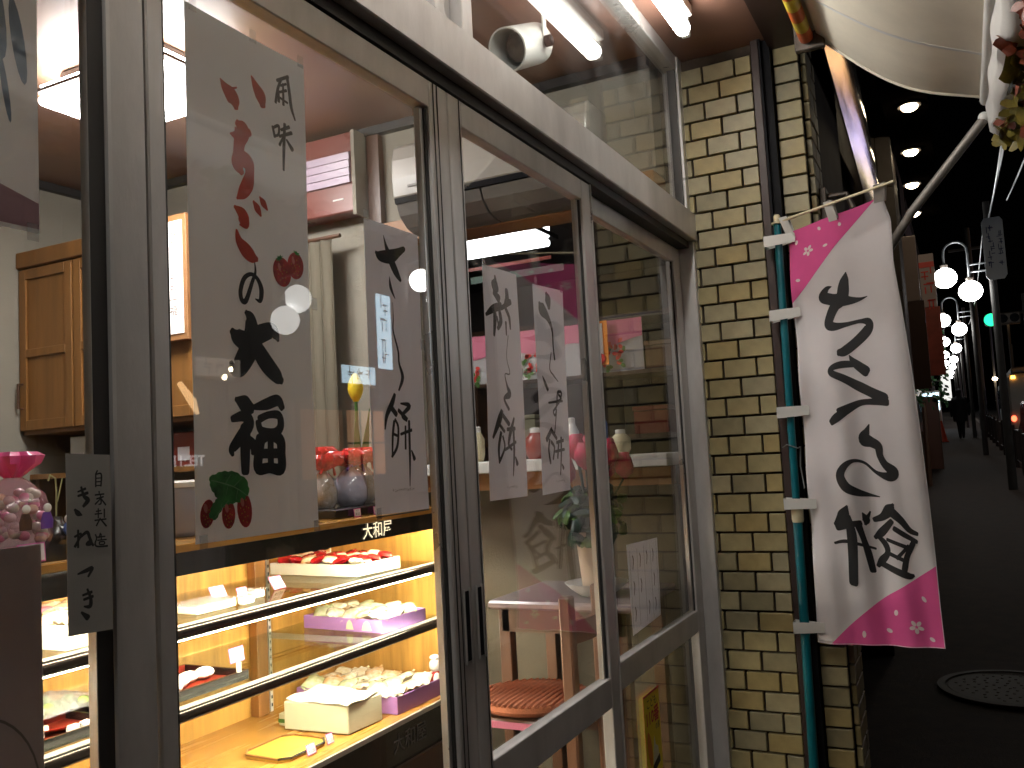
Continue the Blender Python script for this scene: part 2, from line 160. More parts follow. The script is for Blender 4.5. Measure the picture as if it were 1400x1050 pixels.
VIOLET = mat('violet_ribbon', (.12, .04, .3), .3)
BAGW = mat('bag_contents', (.72, .68, .62), .3, coat=.6, var=.35, scale=16, var2=(.45, .3, .12))
BAGV = mat('bag_contents_lilac', (.72, .7, .85), .3, coat=.6, var=.2, scale=14)
PINKTAG = mat('pink_tag', (.6, .12, .36), .5)
TAGW = mat('tag_card', (.8, .76, .8), .5)
SOLID_Y = mat('yellow_print', (.85, .68, .03), .5)
REDP = mat('red_print', (.55, .03, .02), .5)
ORANGEP = mat('orange_print', (.75, .24, .02), .5)
STRIPO = mat('orange_tape', (.5, .09, .02), .4, var=.25, scale=20)
STRIPY = mat('yellow_tape', (.55, .42, .04), .4, var=.25, scale=20)
CANVAS = mat('awning_canvas', (.9, .83, .7), .8, trans=.04, var=.12, scale=2.5, bump=.3, bscale=30)
VAL = mat('valance_cloth', (.8, .78, .76), .8, trans=.3, var=.08, scale=6)
LEAFD = mat('artificial_leaf', (.055, .05, .012), .45, var=.6, scale=30, var2=(.2, .15, .02))
LEAFR = mat('artificial_red_leaf', (.16, .03, .012), .5, var=.5, scale=30)
STEELP = mat('painted_steel_arm', (.22, .2, .18), .45, .3, var=.2, scale=20)
SHINY = mat('polished_fascia', (.85, .8, .76), .16, 1., var=.25, scale=6, stretch=(.2, 3, 3))
ASPH = mat('asphalt', (.035, .03, .028), .85, var=.35, scale=18, bump=.5, bscale=200)
PAVE = mat('pavement_asphalt', (.045, .031, .024), .85, spec=.25, var=.4, scale=9, bump=.5, bscale=160)
KERB = mat('kerb_concrete', (.16, .15, .14), .9, var=.2, scale=20)
IROND = mat('worn_cast_iron', (.05, .038, .03), .7, .0, var=.4, scale=25)
IRON = mat('cast_iron', (.12, .1, .085), .5, .5, var=.4, scale=25)
CONC = mat('grey_tile', (.12, .1, .09), .6, var=.2, scale=8)
DARKB = mat('dark_cladding', (.018, .013, .011), .7, var=.3, scale=3, spec=.08)
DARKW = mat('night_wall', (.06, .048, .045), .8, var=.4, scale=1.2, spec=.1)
GLOBE = mat('lit_globe', (1, 1, 1), .4, emit=16, ec=(1, .99, .95)); GLOBE2 = mat('lit_globe_dim', (1, 1, 1), .4, emit=2.6, ec=(1, .99, .95))
DOWNL = mat('lit_downlight', (1, 1, 1), .4, emit=32, ec=(1, .8, .52))
GREENL = mat('lit_green', (0, 1, .5), .4, emit=1.5, ec=(.02, .75, .33))
AMBER = mat('lit_amber', (1, .5, .1), .4, emit=6, ec=(1, .42, .06))
REDL = mat('lit_red', (1, .1, .05), .4, emit=3, ec=(1, .12, .05))
WARML = mat('lit_warm', (1, .7, .35), .4, emit=4, ec=(1, .62, .3))
BLUEL = mat('lit_sign_blue', (.8, .95, 1), .4, emit=3.2, ec=(.6, .84, 1))
WHITEL = mat('lit_sign_white', (1, 1, 1), .4, emit=.7, ec=(.85, .85, .8))
POLEM = mat('pole_concrete', (.045, .042, .04), .8, var=.2, scale=10)
WIRE = mat('cable', (.3, .32, .34), .35, .6)
COAT = mat('dark_coat', (.006, .006, .009), .8)
CONE = mat('orange_cone', (.6, .05, .01), .5)
BUSW = mat('bus_paint', (.45, .42, .36), .35, var=.1, scale=2)
REDC = mat('car_paint_red', (.3, .02, .015), .25, coat=.5)
WINDOWD = mat('dark_window', (.02, .022, .03), .12)
FENCEM = mat('fence_steel', (.05, .035, .03), .45, .4)
CUSH = mat('rust_cushion', (.38, .12, .05), .9, var=.3, scale=50, bump=.6, bscale=160)
TABLEW = mat('table_laminate', (.3, .25, .255), .22, var=.05, scale=6)
REDF = mat('tulip_red', (.6, .02, .09), .5, var=.4, scale=25)
YELF = mat('tulip_yellow', (.85, .62, .03), .5, var=.2, scale=25)
GREENF = mat('leaf_green', (.06, .17, .02), .5, var=.4, scale=25)
GREEND = mat('leaf_dark', (.012, .055, .035), .5, var=.5, scale=25)
VASE = mat('vase_ceramic', (.62, .5, .38), .35)
CURT = mat('curtain_linen', (.27, .24, .18), .9, trans=.15, var=.15, scale=8, stretch=(1, 3, .2))
PINKWOOD = mat('grille_panel', (.2, .065, .05), .3, var=.15, scale=4)
LOUV = mat('louvre_lilac', (.46, .36, .46), .3)
ACW = mat('aircon_plastic', (.36, .335, .3), .3)
ACD = mat('aircon_grey', (.12, .11, .1), .45)
STEELS = mat('shelf_standard', (.7, .68, .62), .35, .5)
TUBW = glassmat('frosted_tub', (.7, .72, .8), .06, .55, (.5, .52, .62), .3)
NORPINK = mat('pink_printed_cloth', (.5, .14, .22), .8); NORW = mat('white_printed_cloth', (.42, .42, .43), .8, trans=.2)
BLUEB = mat('blue_bottle', (.12, .2, .5), .3)

# ------------------------------------------------------------------ mesh helpers
BASE = {}
class M:
    def __init__(s): s.v = []; s.f = []
    def add(s, v, f):
        o = len(s.v); s.v += [tuple(p) for p in v]; s.f += [tuple(i + o for i in q) for q in f]; return s
    def box(s, x0, x1, y0, y1, z0, z1):
        return s.add([(x0, y0, z0), (x1, y0, z0), (x1, y1, z0), (x0, y1, z0), (x0, y0, z1), (x1, y0, z1), (x1, y1, z1), (x0, y1, z1)],
                     [(0, 3, 2, 1), (4, 5, 6, 7), (0, 1, 5, 4), (1, 2, 6, 5), (2, 3, 7, 6), (3, 0, 4, 7)])
    def obox(s, c, ax, ay, az):
        c, ax, ay, az = map(Vector, (c, ax, ay, az)); v = []
        for k in (-1, 1):
            for i, j in ((-1, -1), (1, -1), (1, 1), (-1, 1)): v.append(c + ax * i + ay * j + az * k)
        return s.add(v, [(0, 3, 2, 1), (4, 5, 6, 7), (0, 1, 5, 4), (1, 2, 6, 5), (2, 3, 7, 6), (3, 0, 4, 7)])
    def tube(s, pts, r, n=10, caps=True):
        pts = [Vector(p) for p in pts]; rs = r if isinstance(r, (list, tuple)) else [r] * len(pts)
        v = []; f = []; prev = None
        for i, p in enumerate(pts):
            t = (pts[min(i + 1, len(pts) - 1)] - pts[max(i - 1, 0)]).normalized()
            a = Vector((0, 0, 1)) if abs(t.z) < .9 else Vector((1, 0, 0))
            if prev is not None: a = prev
            b = t.cross(a).normalized(); a = b.cross(t).normalized(); prev = a
            for k in range(n):
                q = 2 * pi * k / n; v.append(p + (a * cos(q) + b * sin(q)) * rs[i])
        for i in range(len(pts) - 1):
            for k in range(n):
                k2 = (k + 1) % n; f.append((i * n + k, i * n + k2, (i + 1) * n + k2, (i + 1) * n + k))
        if caps: f.append(tuple(range(n - 1, -1, -1))); f.append(tuple((len(pts) - 1) * n + k for k in range(n)))
        return s.add(v, f)
    def lathe(s, prof, c=(0, 0, 0), n=20, sx=1, sy=1, wob=0, wn=8, axis=None):
        v = []; f = []
        for r, z in prof:
            for k in range(n):
                q = 2 * pi * k / n; rr = r * (1 + wob * sin(q * wn + z * 30))
                p = Vector((rr * cos(q) * sx, rr * sin(q) * sy, z))
                if axis: p = axis @ p
                v.append((p.x + c[0], p.y + c[1], p.z + c[2]))
        m = len(prof)
        for i in range(m - 1):
            for k in range(n):
                k2 = (k + 1) % n; f.append((i * n + k, i * n + k2, (i + 1) * n + k2, (i + 1) * n + k))
        f.append(tuple(range(n - 1, -1, -1))); f.append(tuple((m - 1) * n + k for k in range(n)))
        return s.add(v, f)
    def ball(s, c, rx, ry=None, rz=None, n=14, m=8, jit=0):
        ry = ry or rx; rz = rz or rx
        prof = []
        v = []; f = []
        for i in range(m + 1):
            a = -pi / 2 + pi * i / m
            for k in range(n):
                q = 2 * pi * k / n; j = 1 + (U(-jit, jit) if jit and 0 < i < m else 0)
                v.append((c[0] + rx * j * cos(a) * cos(q), c[1] + ry * j * cos(a) * sin(q), c[2] + rz * j * sin(a)))
        for i in range(m):
            for k in range(n):
                k2 = (k + 1) % n; f.append((i * n + k, i * n + k2, (i + 1) * n + k2, (i + 1) * n + k))
        return s.add(v, f)
    def prism(s, poly, d):
        """closed polygon of 3-D points pushed along d"""
        n = len(poly); d = Vector(d); v = [Vector(p) for p in poly]; v2 = [p + d for p in v]
        f = [tuple(range(n)), tuple(range(2 * n - 1, n - 1, -1))] + [(i, i + n, (i + 1) % n + n, (i + 1) % n) for i in range(n)]
        return s.add(v + v2, f)
    def grid(s, fn, nu, nv, th=None):
        v = []; f = []
        for j in range(nv + 1):
            for i in range(nu + 1): v.append(tuple(fn(i / nu, j / nv)))
        W = nu + 1
        for j in range(nv):
            for i in range(nu): f.append((j * W + i, j * W + i + 1, (j + 1) * W + i + 1, (j + 1) * W + i))
        if th:
            t = Vector(th); K = len(v); v += [tuple(Vector(p) + t) for p in v]
            f += [tuple(K + q for q in reversed(t4)) for t4 in f[:]]
            ed = [j * W for j in range(nv + 1)] + [nv * W + i for i in range(1, nu + 1)] + [j * W + nu for j in range(nv - 1, -1, -1)] + [i for i in range(nu - 1, 0, -1)]
            for a, b in zip(ed, ed[1:] + ed[:1]): f.append((a, b, b + K, a + K))
        return s.add(v, f)
def mesh_of(name, mb, m, smooth=False, base=(0, 0, 0), bevel=0, fix=True):
    me = bpy.data.meshes.new(name)
    b = Vector(base)
    me.from_pydata([tuple(Vector(p) - b) for p in mb.v], [], mb.f)
    bm = bmesh.new(); bm.from_mesh(me)
    if fix: bmesh.ops.recalc_face_normals(bm, faces=bm.faces)
    if bevel: bmesh.ops.bevel(bm, geom=[e for e in bm.edges if e.is_manifold and e.calc_face_angle(0) > .5], offset=bevel, segments=1, affect='EDGES')
    if smooth:
        for f in bm.faces: f.smooth = True
        for e in bm.edges:
            if e.is_manifold and e.calc_face_angle(0) > .8: e.smooth = False
    bm.to_mesh(me); bm.free()
    me.materials.append(m); return me
def obj(name, mb, m, parent=None, label=None, cat=None, group=None, kind=None, smooth=False, bevel=0, fix=True):
    base = BASE.get(parent.as_pointer(), Vector()) if parent else Vector()
    me = mesh_of(name, mb, m, smooth, base, bevel, fix) if isinstance(mb, M) else mb
    o = bpy.data.objects.new(name, me); col.objects.link(o)
    if parent: o.parent = parent; BASE[o.as_pointer()] = base
    tag(o, label, cat, group, kind); return o
def tag(o, label=None, cat=None, group=None, kind=None):
    if label: o['label'] = label
    if cat: o['category'] = cat
    if group: o['group'] = group
    if kind: o['kind'] = kind
    return o
def thing(name, label, cat, loc=(0, 0, 0), group=None):
    o = bpy.data.objects.new(name, None); col.objects.link(o); o.location = loc; o.empty_display_size = .05
    BASE[o.as_pointer()] = Vector(loc); return tag(o, label, cat, group)
def struct(name, mb, m, parent=None, **k): return obj(name, mb, m, parent, kind='structure', **k)
def B(*a): return M().box(*a)
def copy_tree(o, loc=None, label=None, parent=None, scale=None):
    c = o.copy(); col.objects.link(c)
    if parent: c.parent = parent
    if loc is not None: c.location = loc
    if label: c['label'] = label
    if scale: c.scale = (scale,) * 3
    for ch in list(o.children): copy_tree(ch, parent=c)
    return c
# brush strokes: centre-line points with a width, mapped onto a surface
def parse(s): return [[tuple(map(float, p.split(','))) for p in st.split()] for st in s.split('|')]
def fat(s, k): return [[(a, b, c * k) for a, b, c in st] for st in parse(s)]
def cr(p, t):
    n = len(p) - 1; x = min(t * n, n - 1e-6); i = int(x); f = x - i
    a, b, c, d = p[max(i - 1, 0)], p[i], p[i + 1], p[min(i + 2, n)]
    if n == 1: return tuple(b[k] * (1 - f) + c[k] * f for k in range(3))
    return tuple(.5 * (2 * b[k] + (c[k] - a[k]) * f + (2 * a[k] - 5 * b[k] + 4 * c[k] - d[k]) * f * f + (3 * b[k] - a[k] - 3 * c[k] + d[k]) * f ** 3) for k in range(3))
def strokes(sts, fn, off, per=6, across=1, lift=.00012):
    mb = M()
    for si, p in enumerate(sts):
        n = max(2, per * (len(p) - 1)); P = [cr(p, i / n) for i in range(n + 1)]
        d0 = Vector((P[0][0] - P[1][0], P[0][1] - P[1][1])); d1 = Vector((P[-1][0] - P[-2][0], P[-1][1] - P[-2][1]))
        for (q, d, front) in ((P[0], d0, 1), (P[-1], d1, 0)):
            if d.length < 1e-9: continue
            d.normalize(); caps = []
            for k, a in ((.28, .9), (.45, .55)):
                caps.append((q[0] + d.x * abs(q[2]) * k * .9, q[1] + d.y * abs(q[2]) * k * .9, abs(q[2]) * a))
            if front: P = caps[::-1] + P
            else: P = P + caps
        rows = []
        for i, q in enumerate(P):
            a = P[max(i - 1, 0)]; b = P[min(i + 1, len(P) - 1)]
            t = Vector((b[0] - a[0], b[1] - a[1])); t = t.normalized() if t.length > 1e-9 else Vector((1, 0)); nx, ny = -t.y, t.x
            wv = max(abs(q[2]), .0008) / 2; rows.append([(q[0] + nx * wv * e, q[1] + ny * wv * e) for e in [2 * j / across - 1 for j in range(across + 1)]])
        v = []; f = []; W = across + 1
        for i, r in enumerate(rows):
            for q in r: v.append(fn(q[0], q[1], off + lift * (si + i / len(rows))))
        for i in range(len(rows) - 1):
            for j in range(across): f.append((i * W + j, i * W + j + 1, (i + 1) * W + j + 1, (i + 1) * W + j))
        mb.add(v, f)
    return mb
def text(body, size, fn, depth=0, align='CENTER', vertical=False, res=2, bold=0.):
    """flat lettering as a mesh; fn maps (x, y) of the text plane to 3-D"""
    mb = M(); items = [(body, 0, 0)] if not vertical else [(ch, 0, -i * size * 1.02) for i, ch in enumerate(body)]
    for bd, ox, oy in items:
        cu = bpy.data.curves.new('lettering', 'FONT'); cu.body = bd; cu.size = size; cu.align_x = align; cu.align_y = 'CENTER'; cu.resolution_u = res; cu.offset = bold
        ob = bpy.data.objects.new('lettering', cu); col.objects.link(ob)
        me = bpy.data.meshes.new_from_object(ob.evaluated_get(bpy.context.evaluated_depsgraph_get()))
        mb.add([fn(v.co.x + ox, v.co.y + oy) for v in me.vertices], [tuple(p.vertices) for p in me.polygons])
        bpy.data.objects.remove(ob); bpy.data.curves.remove(cu); bpy.data.meshes.remove(me)
    return mb
def marks(n, size, fn, vertical=False, seed=1, asp=.8):
    """too small to read: short worn strokes where lettering stands"""
    rr = random.Random(seed); mb = M()
    for i in range(n):
        ox, oy = (0, ((n - 1) / 2 - i) * size * 1.05) if vertical else ((i - (n - 1) / 2) * size, 0)
        for k in range(4):
            hz = k % 2; a = rr.uniform(-.3, .3) * size; b = rr.uniform(-.36, .36) * size; l = rr.uniform(.2, .4) * size; t = size * .045
            x0, x1, y0, y1 = (a - l, a + l, b - t, b + t) if hz else (a - t, a + t, b - l, b + l)
            x0, x1 = max(x0, -asp * size / 2), min(x1, asp * size / 2)
            mb.add([fn(ox + x, oy + y) for x, y in ((x0, y0), (x1, y0), (x1, y1), (x0, y1))], [(0, 1, 2, 3)])
    return mb
def disc(mb, fn, cx, cy, rx, ry, off, n=18, rot=0, ser=0):
    v = [fn(cx, cy, off)]
    for k in range(n):
        a = 2 * pi * k / n; r = 1 - (ser if k % 2 else 0); x = rx * r * cos(a); y = ry * r * sin(a)
        v.append(fn(cx + x * cos(rot) - y * sin(rot), cy + x * sin(rot) + y * cos(rot), off))
    return mb.add(v, [(0, k + 1, (k + 1) % n + 1) for k in range(n)])

# ------------------------------------------------------------------ ground and street (rises beyond the shop)
def gz(x): return 0 if x < 4 else .035 * (x - 4) if x > 6 else .035 * (x - 4) ** 2 / 4
def sh(x): return .012 * max(0, x - 6)          # the street bends slightly away
xs = [-8, -4, 0, 2, 4, 4.5, 5, 5.5, 6] + [8 + 4 * i for i in range(42)]
def strip(y0, y1, dz, skirt=0):
    m = M()
    for a, b in zip(xs, xs[1:]):
        m.add([(a, y0 + sh(a), gz(a) + dz), (b, y0 + sh(b), gz(b) + dz), (b, y1 + sh(b), gz(b) + dz), (a, y1 + sh(a), gz(a) + dz)], [(0, 1, 2, 3)])
    return m
struct('pavement', strip(-1.25, .96, 0), PAVE)
kb = M()
for a, b in zip(xs, xs[1:]):
    kb.prism([(a, -1.4 + sh(a), gz(a) - .13), (a, -1.25 + sh(a), gz(a) - .13), (a, -1.25 + sh(a), gz(a) + .006), (a, -1.4 + sh(a), gz(a) + .006)], (b - a, sh(b) - sh(a), gz(b) - gz(a)))
struct('kerb', kb, KERB)
struct('road', strip(-12, -1.38, -.12), ASPH)
struct('ground', M().add([(-80, -90, -.3), (4, -90, -.3), (4, 90, -.3), (-80, 90, -.3), (260, -90, 8.5), (260, 90, 8.5)], [(0, 1, 2, 3), (1, 4, 5, 2)]), ASPH)
mk = thing('manhole_cover', 'round iron manhole cover in the dark pavement at the lower right', 'manhole cover', (5.45, -.12, .01))
obj('rim', M().lathe([(.37, 0), (.37, .012), (.33, .014), (.33, .002)], (5.45, -.12, gz(5.45)), 40), IROND, mk)
pl_ = M().lathe([(.0, .008), (.315, .008), (.325, .004)], (5.45, -.12, gz(5.45)), 40); obj('plate', pl_, IROND, mk)
stud = M()
for i in range(90):
    a = i * 2.4; r = .03 * math.sqrt(i); stud.lathe([(.009, 0), (.007, .003)], (5.45 + r * cos(a), -.12 + r * sin(a), gz(5.45) + .008), 6)
obj('stud_pattern', stud, IROND, mk, kind='stuff')

# ------------------------------------------------------------------ shop interior shell
X_W = 3.31; Z_C = 2.93
struct('shop_floor', B(-3, 6, .99, 5, -.02, .02), DARKB)
struct('ceiling', B(-3, 3.4, .96, 4.25, Z_C, Z_C + .1), CEIL)
struct('back_wall', B(-3, X_W, 4.15, 4.3, .02, Z_C), WALL)
struct('left_wall', B(-3.1, -3, .96, 4.3, .02, Z_C), WALL)
sw = M(); sw.box(X_W, 3.42, 2.14, 4.15, .02, Z_C); sw.box(X_W, 3.42, .99, 2.14, 2.47, Z_C); struct('side_wall', sw, WALL)
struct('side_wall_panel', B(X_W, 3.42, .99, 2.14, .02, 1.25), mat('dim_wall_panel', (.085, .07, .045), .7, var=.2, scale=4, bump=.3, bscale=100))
struct('ceiling_moulding', M().box(3.27, X_W, .99, 4.15, 2.89, Z_C - .002).box(-3, 3.27, 4.11, 4.15, 2.89, Z_C - .002), DARKCH)
bw = thing('wood_lintel', 'orange wood beam across the wide opening under the air conditioner', 'beam', (3.3, 1.5, 2.37))
obj('beam', B(3.27, 3.44, .99, 2.3, 2.365, 2.468), BEAM, bw, bevel=.003)
ps = thing('pass_counter', 'white topped counter ledge in the side wall opening behind the posters', 'counter', (3.3, 1.5, 1.25))
obj('ledge', B(3.2, 3.6, .99, 2.14, 1.325, 1.372), WHITE, ps, bevel=.003)
obj('wood_edge', B(3.235, 3.3, .99, 2.14, 1.255, 1.323), BEAM, ps)
# room beyond the opening
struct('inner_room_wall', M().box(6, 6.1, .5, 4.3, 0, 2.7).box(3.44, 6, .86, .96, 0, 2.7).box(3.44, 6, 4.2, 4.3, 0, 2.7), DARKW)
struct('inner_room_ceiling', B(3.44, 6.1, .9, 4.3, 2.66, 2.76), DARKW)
sd = thing('inner_shelf', 'dark wooden shelves in the room behind the opening', 'shelf', (5.3, 2, .02))
for z in (1.45, 1.85, 2.2): obj('board', B(5.2, 5.6, 1.1, 3.8, z, z + .03), DWOOD, sd)
for y in (1.1, 2.0, 2.9, 3.77): obj('upright', B(5.21, 5.6, y, y + .03, .02, 2.2), DWOOD, sd)
for i, (x, y, zz, cc, nm) in enumerate(((5.25, 1.3, 1.48, WHITE, 'white'), (5.25, 1.6, 1.48, REDLACQ, 'dark red'), (5.25, 2.2, 1.88, BLUEB, 'blue'), (5.25, 2.5, 1.48, CREAM, 'cream'), (5.25, 1.5, 1.88, CAB, 'brown'))):
    bx = thing('storage_box', '%s storage box on the dark shelves of the inner room' % nm, 'box', (x, y, zz)); obj('body', B(x, x + .2, y, y + .22, zz, zz + .14), cc, bx, bevel=.004); obj('lid', B(x - .005, x + .205, y - .005, y + .225, zz + .142, zz + .17), cc, bx, bevel=.004)
cl = thing('ceiling_lamp', 'lit white lamp box in the room behind the opening, below the air conditioner', 'ceiling lamp', (4.1, 2.2, 2.5))
obj('frame', M().box(3.93, 4.33, 1.86, 2.75, 2.535, 2.56).box(3.97, 4.29, 1.9, 2.7, 2.56, 2.66), LACQ, cl)
obj('diffuser', M().box(3.97, 4.29, 1.89, 2.72, 2.495, 2.533), LAMPO, cl, bevel=.01)
obj('side_diffuser', M().box(3.94, 3.955, 1.95, 2.7, 2.565, 2.6).box(4.0, 4.25, 1.875, 1.885, 2.565, 2.6), LAMPO, cl)

# ------------------------------------------------------------------ brick wing wall and pier
def brickset(root, x, y0, y1, z0, z1, rows_off=0, face='x', full=.1175, j=.0085, ph=.0731, depth=.02, start_half=True):
    h = ph - j; cache = {}
    def bmesh_for(wd, mi):
        k = (round(wd, 4), mi)
        if k not in cache:
            mb = M()
            if face == 'x': mb.box(-depth, 0, -wd / 2, wd / 2, -h / 2, h / 2)
            else: mb.box(-wd / 2, wd / 2, -depth, 0, -h / 2, h / 2)
            cache[k] = mesh_of('brick', mb, BRICKS[mi], bevel=.0018)
        return cache[k]
    r = 0; z = z0
    while z + h < z1 + .02:
        half = (r + rows_off) % 2 == 0
        y = y1; segs = []
        if full < y1 - y0 + .001:
            first = full if half else full * .5 - j / 2
            while y - first > y0 + .02:
                segs.append((y - first, y)); y -= first + j; first = full
            if y - y0 > .02: segs.append((y0, y))
        else: segs = [(y0, y1)]
        for a, b in segs:
            me = bmesh_for(round(b - a, 3), random.choice((0, 0, 0, 1, 1, 2, 3, 3, 4)))
            o = bpy.data.objects.new('brick', me); col.objects.link(o); o.parent = root
            P = Vector((x + U(-.0012, .0012), (a + b) / 2, z + h / 2)) if face == 'x' else Vector(((a + b) / 2, x + U(-.0012, .0012), z + h / 2))
            o.location = P - BASE[root.as_pointer()]; o.rotation_euler = (U(-.004, .004), U(-.01, .01), U(-.01, .01))
        z += ph; r += 1
XB = 3.42
wwall = thing('brick_wall', 'pale ochre glazed brick wing wall between the shop glass and the banner', 'brick wall', (XB, .75, 0))
obj('mortar', B(XB + .006, XB + .2, .597, .99, 0, 2.93), GROUT, wwall)
brickset(wwall, XB, .617, .927, .038, 2.93)
tr = thing('corner_trim', 'dark brown vertical steel strip down the edge of the brick wall', 'trim', (XB, .6, 0))
obj('strip', B(XB - .03, XB + .04, .583, .612, 0, 2.95), BROWN, tr, bevel=.002)
obj('channel', M().box(XB - .005, XB + .1, .545, .5825, 0, 2.97).box(XB - .028, XB - .006, .575, .5825, 0, 2.97), BLACK, tr)
pier = thing('brick_pier', 'narrow brick pier behind the teal banner pole', 'brick pier', (XB + .05, .5, 0))
obj('mortar', B(XB + .055, XB + .32, .455, .545, 0, 2.96), GROUT, pier)
brickset(pier, XB + .05, .449, .54, .06, 2.95, full=.12)
brickset(pier, .447, XB + .075, XB + .3, .06, 2.95, face='y', rows_off=1, full=.117)
# junction box on the pier's street face
jb = thing('wall_bracket', 'small dark metal bracket on the pier beside the banner rod', 'bracket', (3.6, .42, 2.3))
obj('plate', B(3.56, 3.66, .40, .425, 2.22, 2.36), IRON, jb, bevel=.003); obj('clamp', M().tube([(3.6, .4, 2.33), (3.6, .33, 2.33), (3.6, .31, 2.27)], .012), IRON, jb)

# ------------------------------------------------------------------ soffit, outdoor tube light
struct('soffit', M().box(-3, 3.46, .55, .935, 2.93, 3.05), SOFFIT)
struct('soffit_beam', M().box(-3, 3.62, .42, .549, 2.9, 3.1), BROWN)
fl = thing('fluorescent_light', 'bare fluorescent tube on its batten under the outer soffit, above the brick wall', 'tube light', (2.4, .72, 2.85))
obj('batten', M().box(1.72, 2.98, .725, .785, 2.885, 2.927), WHITE, fl, bevel=.004)
obj('tube', M().tube([(1.76, .755, 2.838), (1.775, .755, 2.838), (2.955, .755, 2.838), (2.97, .755, 2.838)], [.017, .026, .026, .017], 16), TUBE, fl, smooth=True)
for x in (1.745, 2.985): obj('socket', M().box(x - .012, x + .012, .74, .77, 2.82, 2.884), WHITE, fl, bevel=.003)

for dx_, lb in ((-1.32, 'second fluorescent tube, added unseen along the soffit, left of the one by the brick wall'), (-2.64, 'third fluorescent tube, added unseen along the soffit, farthest left')): copy_tree(fl, (2.4 + dx_, .72, 2.85), lb)  # unseen tubes added to brighten the posters and door frames
# ------------------------------------------------------------------ shopfront frame
ff = thing('shopfront_frame', 'grey aluminium frame holding the sliding doors and transom windows', 'door frame', (1.5, .9, 0))
obj('transom', M().box(-1, 3.405, .872, .96, 2.19, 2.3), ALU, ff, bevel=.003)
obj('track', M().box(-1, 3.405, .9, .975, 2.163, 2.189), DARKCH, ff)
obj('right_jamb', M().box(3.372, 3.412, .88, .975, .03, 2.189), ALU, ff, bevel=.003)
obj('threshold', M().box(-1, 3.405, .86, .99, 0, .03), ALU, ff, bevel=.003)
for x0, x1, mm in ((1.5, 1.535, ALU), (1.61, 1.655, ALU), (-.3, -.2, ALU)): obj('mullion', M().box(x0, x1, .885, .955, 2.302, 2.93), mm, ff, bevel=.002)
obj('mullion', M().box(1.537, 1.608, .915, .945, 2.302, 2.93), ALU_L, ff)
obj('upper_jamb', M().box(3.36, 3.412, .89, .955, 2.302, 2.93), ALU_L, ff, bevel=.002)
obj('bead', M().box(3.34, 3.358, .9, .93, 2.302, 2.88), DARKCH, ff)
obj('head_rail', M().box(-1, 3.36, .895, .955, 2.872, 2.93), ALU_L, ff, bevel=.002)
obj('sill_bead', M().box(1.66, 3.34, .9, .935, 2.3005, 2.315), ALU, ff)
for a, b in ((-.2, 1.5), (1.655, 3.35)): obj('pane', M().box(a, b, .919, .924, 2.303, 2.88), GLASS, ff)
# doors
def door(label, x0, x1, yf, lst, rst, inner_side=0, hl=None):
    t = thing('sliding_door', label, 'door', ((x0 + x1) / 2, yf + .015, .03))
    y0, y1 = yf, yf + .032
    def st(a, b):
        obj('stile', M().box(a, b, y0, y1, .034, 2.16), ALU, t, bevel=.0025)
    st(x0, x0 + lst); st(x1 - rst, x1)
    # dark glazing gaskets
    obj('gasket', M().box(x0 + lst, x0 + lst + .008, y0 + .008, y1 - .004, .784, 2.1).box(x1 - rst - .008, x1 - rst, y0 + .008, y1 - .004, .784, 2.1), DARKCH, t)
    obj('bead', M().box(x1 - rst - .02, x1 - rst - .009, y0 + .012, y1 - .006, .784, 2.1), ALU_L, t)
    obj('top_rail', M().box(x0 + lst, x1 - rst, y0 + .001, y1 - .001, 2.102, 2.16), ALU, t, bevel=.002)
    obj('middle_rail', M().box(x0 + lst, x1 - rst, y0 + .001, y1 - .001, .705, .784), ALU, t, bevel=.002)
    obj('bottom_rail', M().box(x0 + lst, x1 - rst, y0 + .001, y1 - .001, .034, .15), ALU, t, bevel=.002)
    yc = (y0 + y1) / 2
    obj('pane', M().box(x0 + lst, x1 - rst, yc - .0025, yc + .0025, .784, 2.102), GLASS, t)
    obj('pane', M().box(x0 + lst, x1 - rst, yc - .0025, yc + .0025, .15, .705), GLASS, t)
    for hx in (hl or []):
        h = obj('handle', M().box(hx - .009, hx + .009, y0 - .003, y0 - .0005, 1.0, 1.135), BLACK, t, bevel=.001)
        obj('handle_rim', M().box(hx - .0125, hx - .0095, y0 - .0045, y0 - .0005, .995, 1.14).box(hx + .0095, hx + .0125, y0 - .0045, y0 - .0005, .995, 1.14), ALU_L, h)
    return t
dA = door('leftmost sliding glass door, mostly cut off by the frame edge', -.1, .783, .9, .07, .056)
obj('groove', M().box(.698, .719, .8985, .8995, .034, 2.16), DARKCH, dA)
obj('lip', M().box(.72, .7255, .893, .8995, .034, 2.16), ALU_L, dA)
dE = door('back track glass door at the far left end of the shopfront', -.97, -.105, .938, .055, .055)
dB = door('sliding glass door carrying the large strawberry poster', .789, 1.556, .903, .028, .07, hl=[1.535])
obj('groove', M().box(1.499, 1.5025, .9015, .9025, .034, 2.16).box(1.514, 1.5165, .9015, .9025, .034, 2.16), DARKCH, dB)
dC = door('middle sliding glass door with two narrow paper strips', 1.559, 2.345, .903, .056, .06, hl=[1.586])
obj('groove', M().box(1.603, 1.606, .9015, .9025, .034, 2.16), DARKCH, dC)
dD = door('rightmost sliding glass door with yellow sticker, beside the brick wall', 2.39, 3.368, .938, .055, .085, hl=[2.412])
obj('edge_strip', M().box(2.349, 2.352, .9, .935, .034, 2.16).box(2.36, 2.366, .905, .94, .034, 2.16).box(2.372, 2.375, .91, .945, .034, 2.16), ALU_L, dC)
obj('edge_shadow', M().box(2.376, 2.388, .93, .96, .034, 2.16), DARKCH, dC)

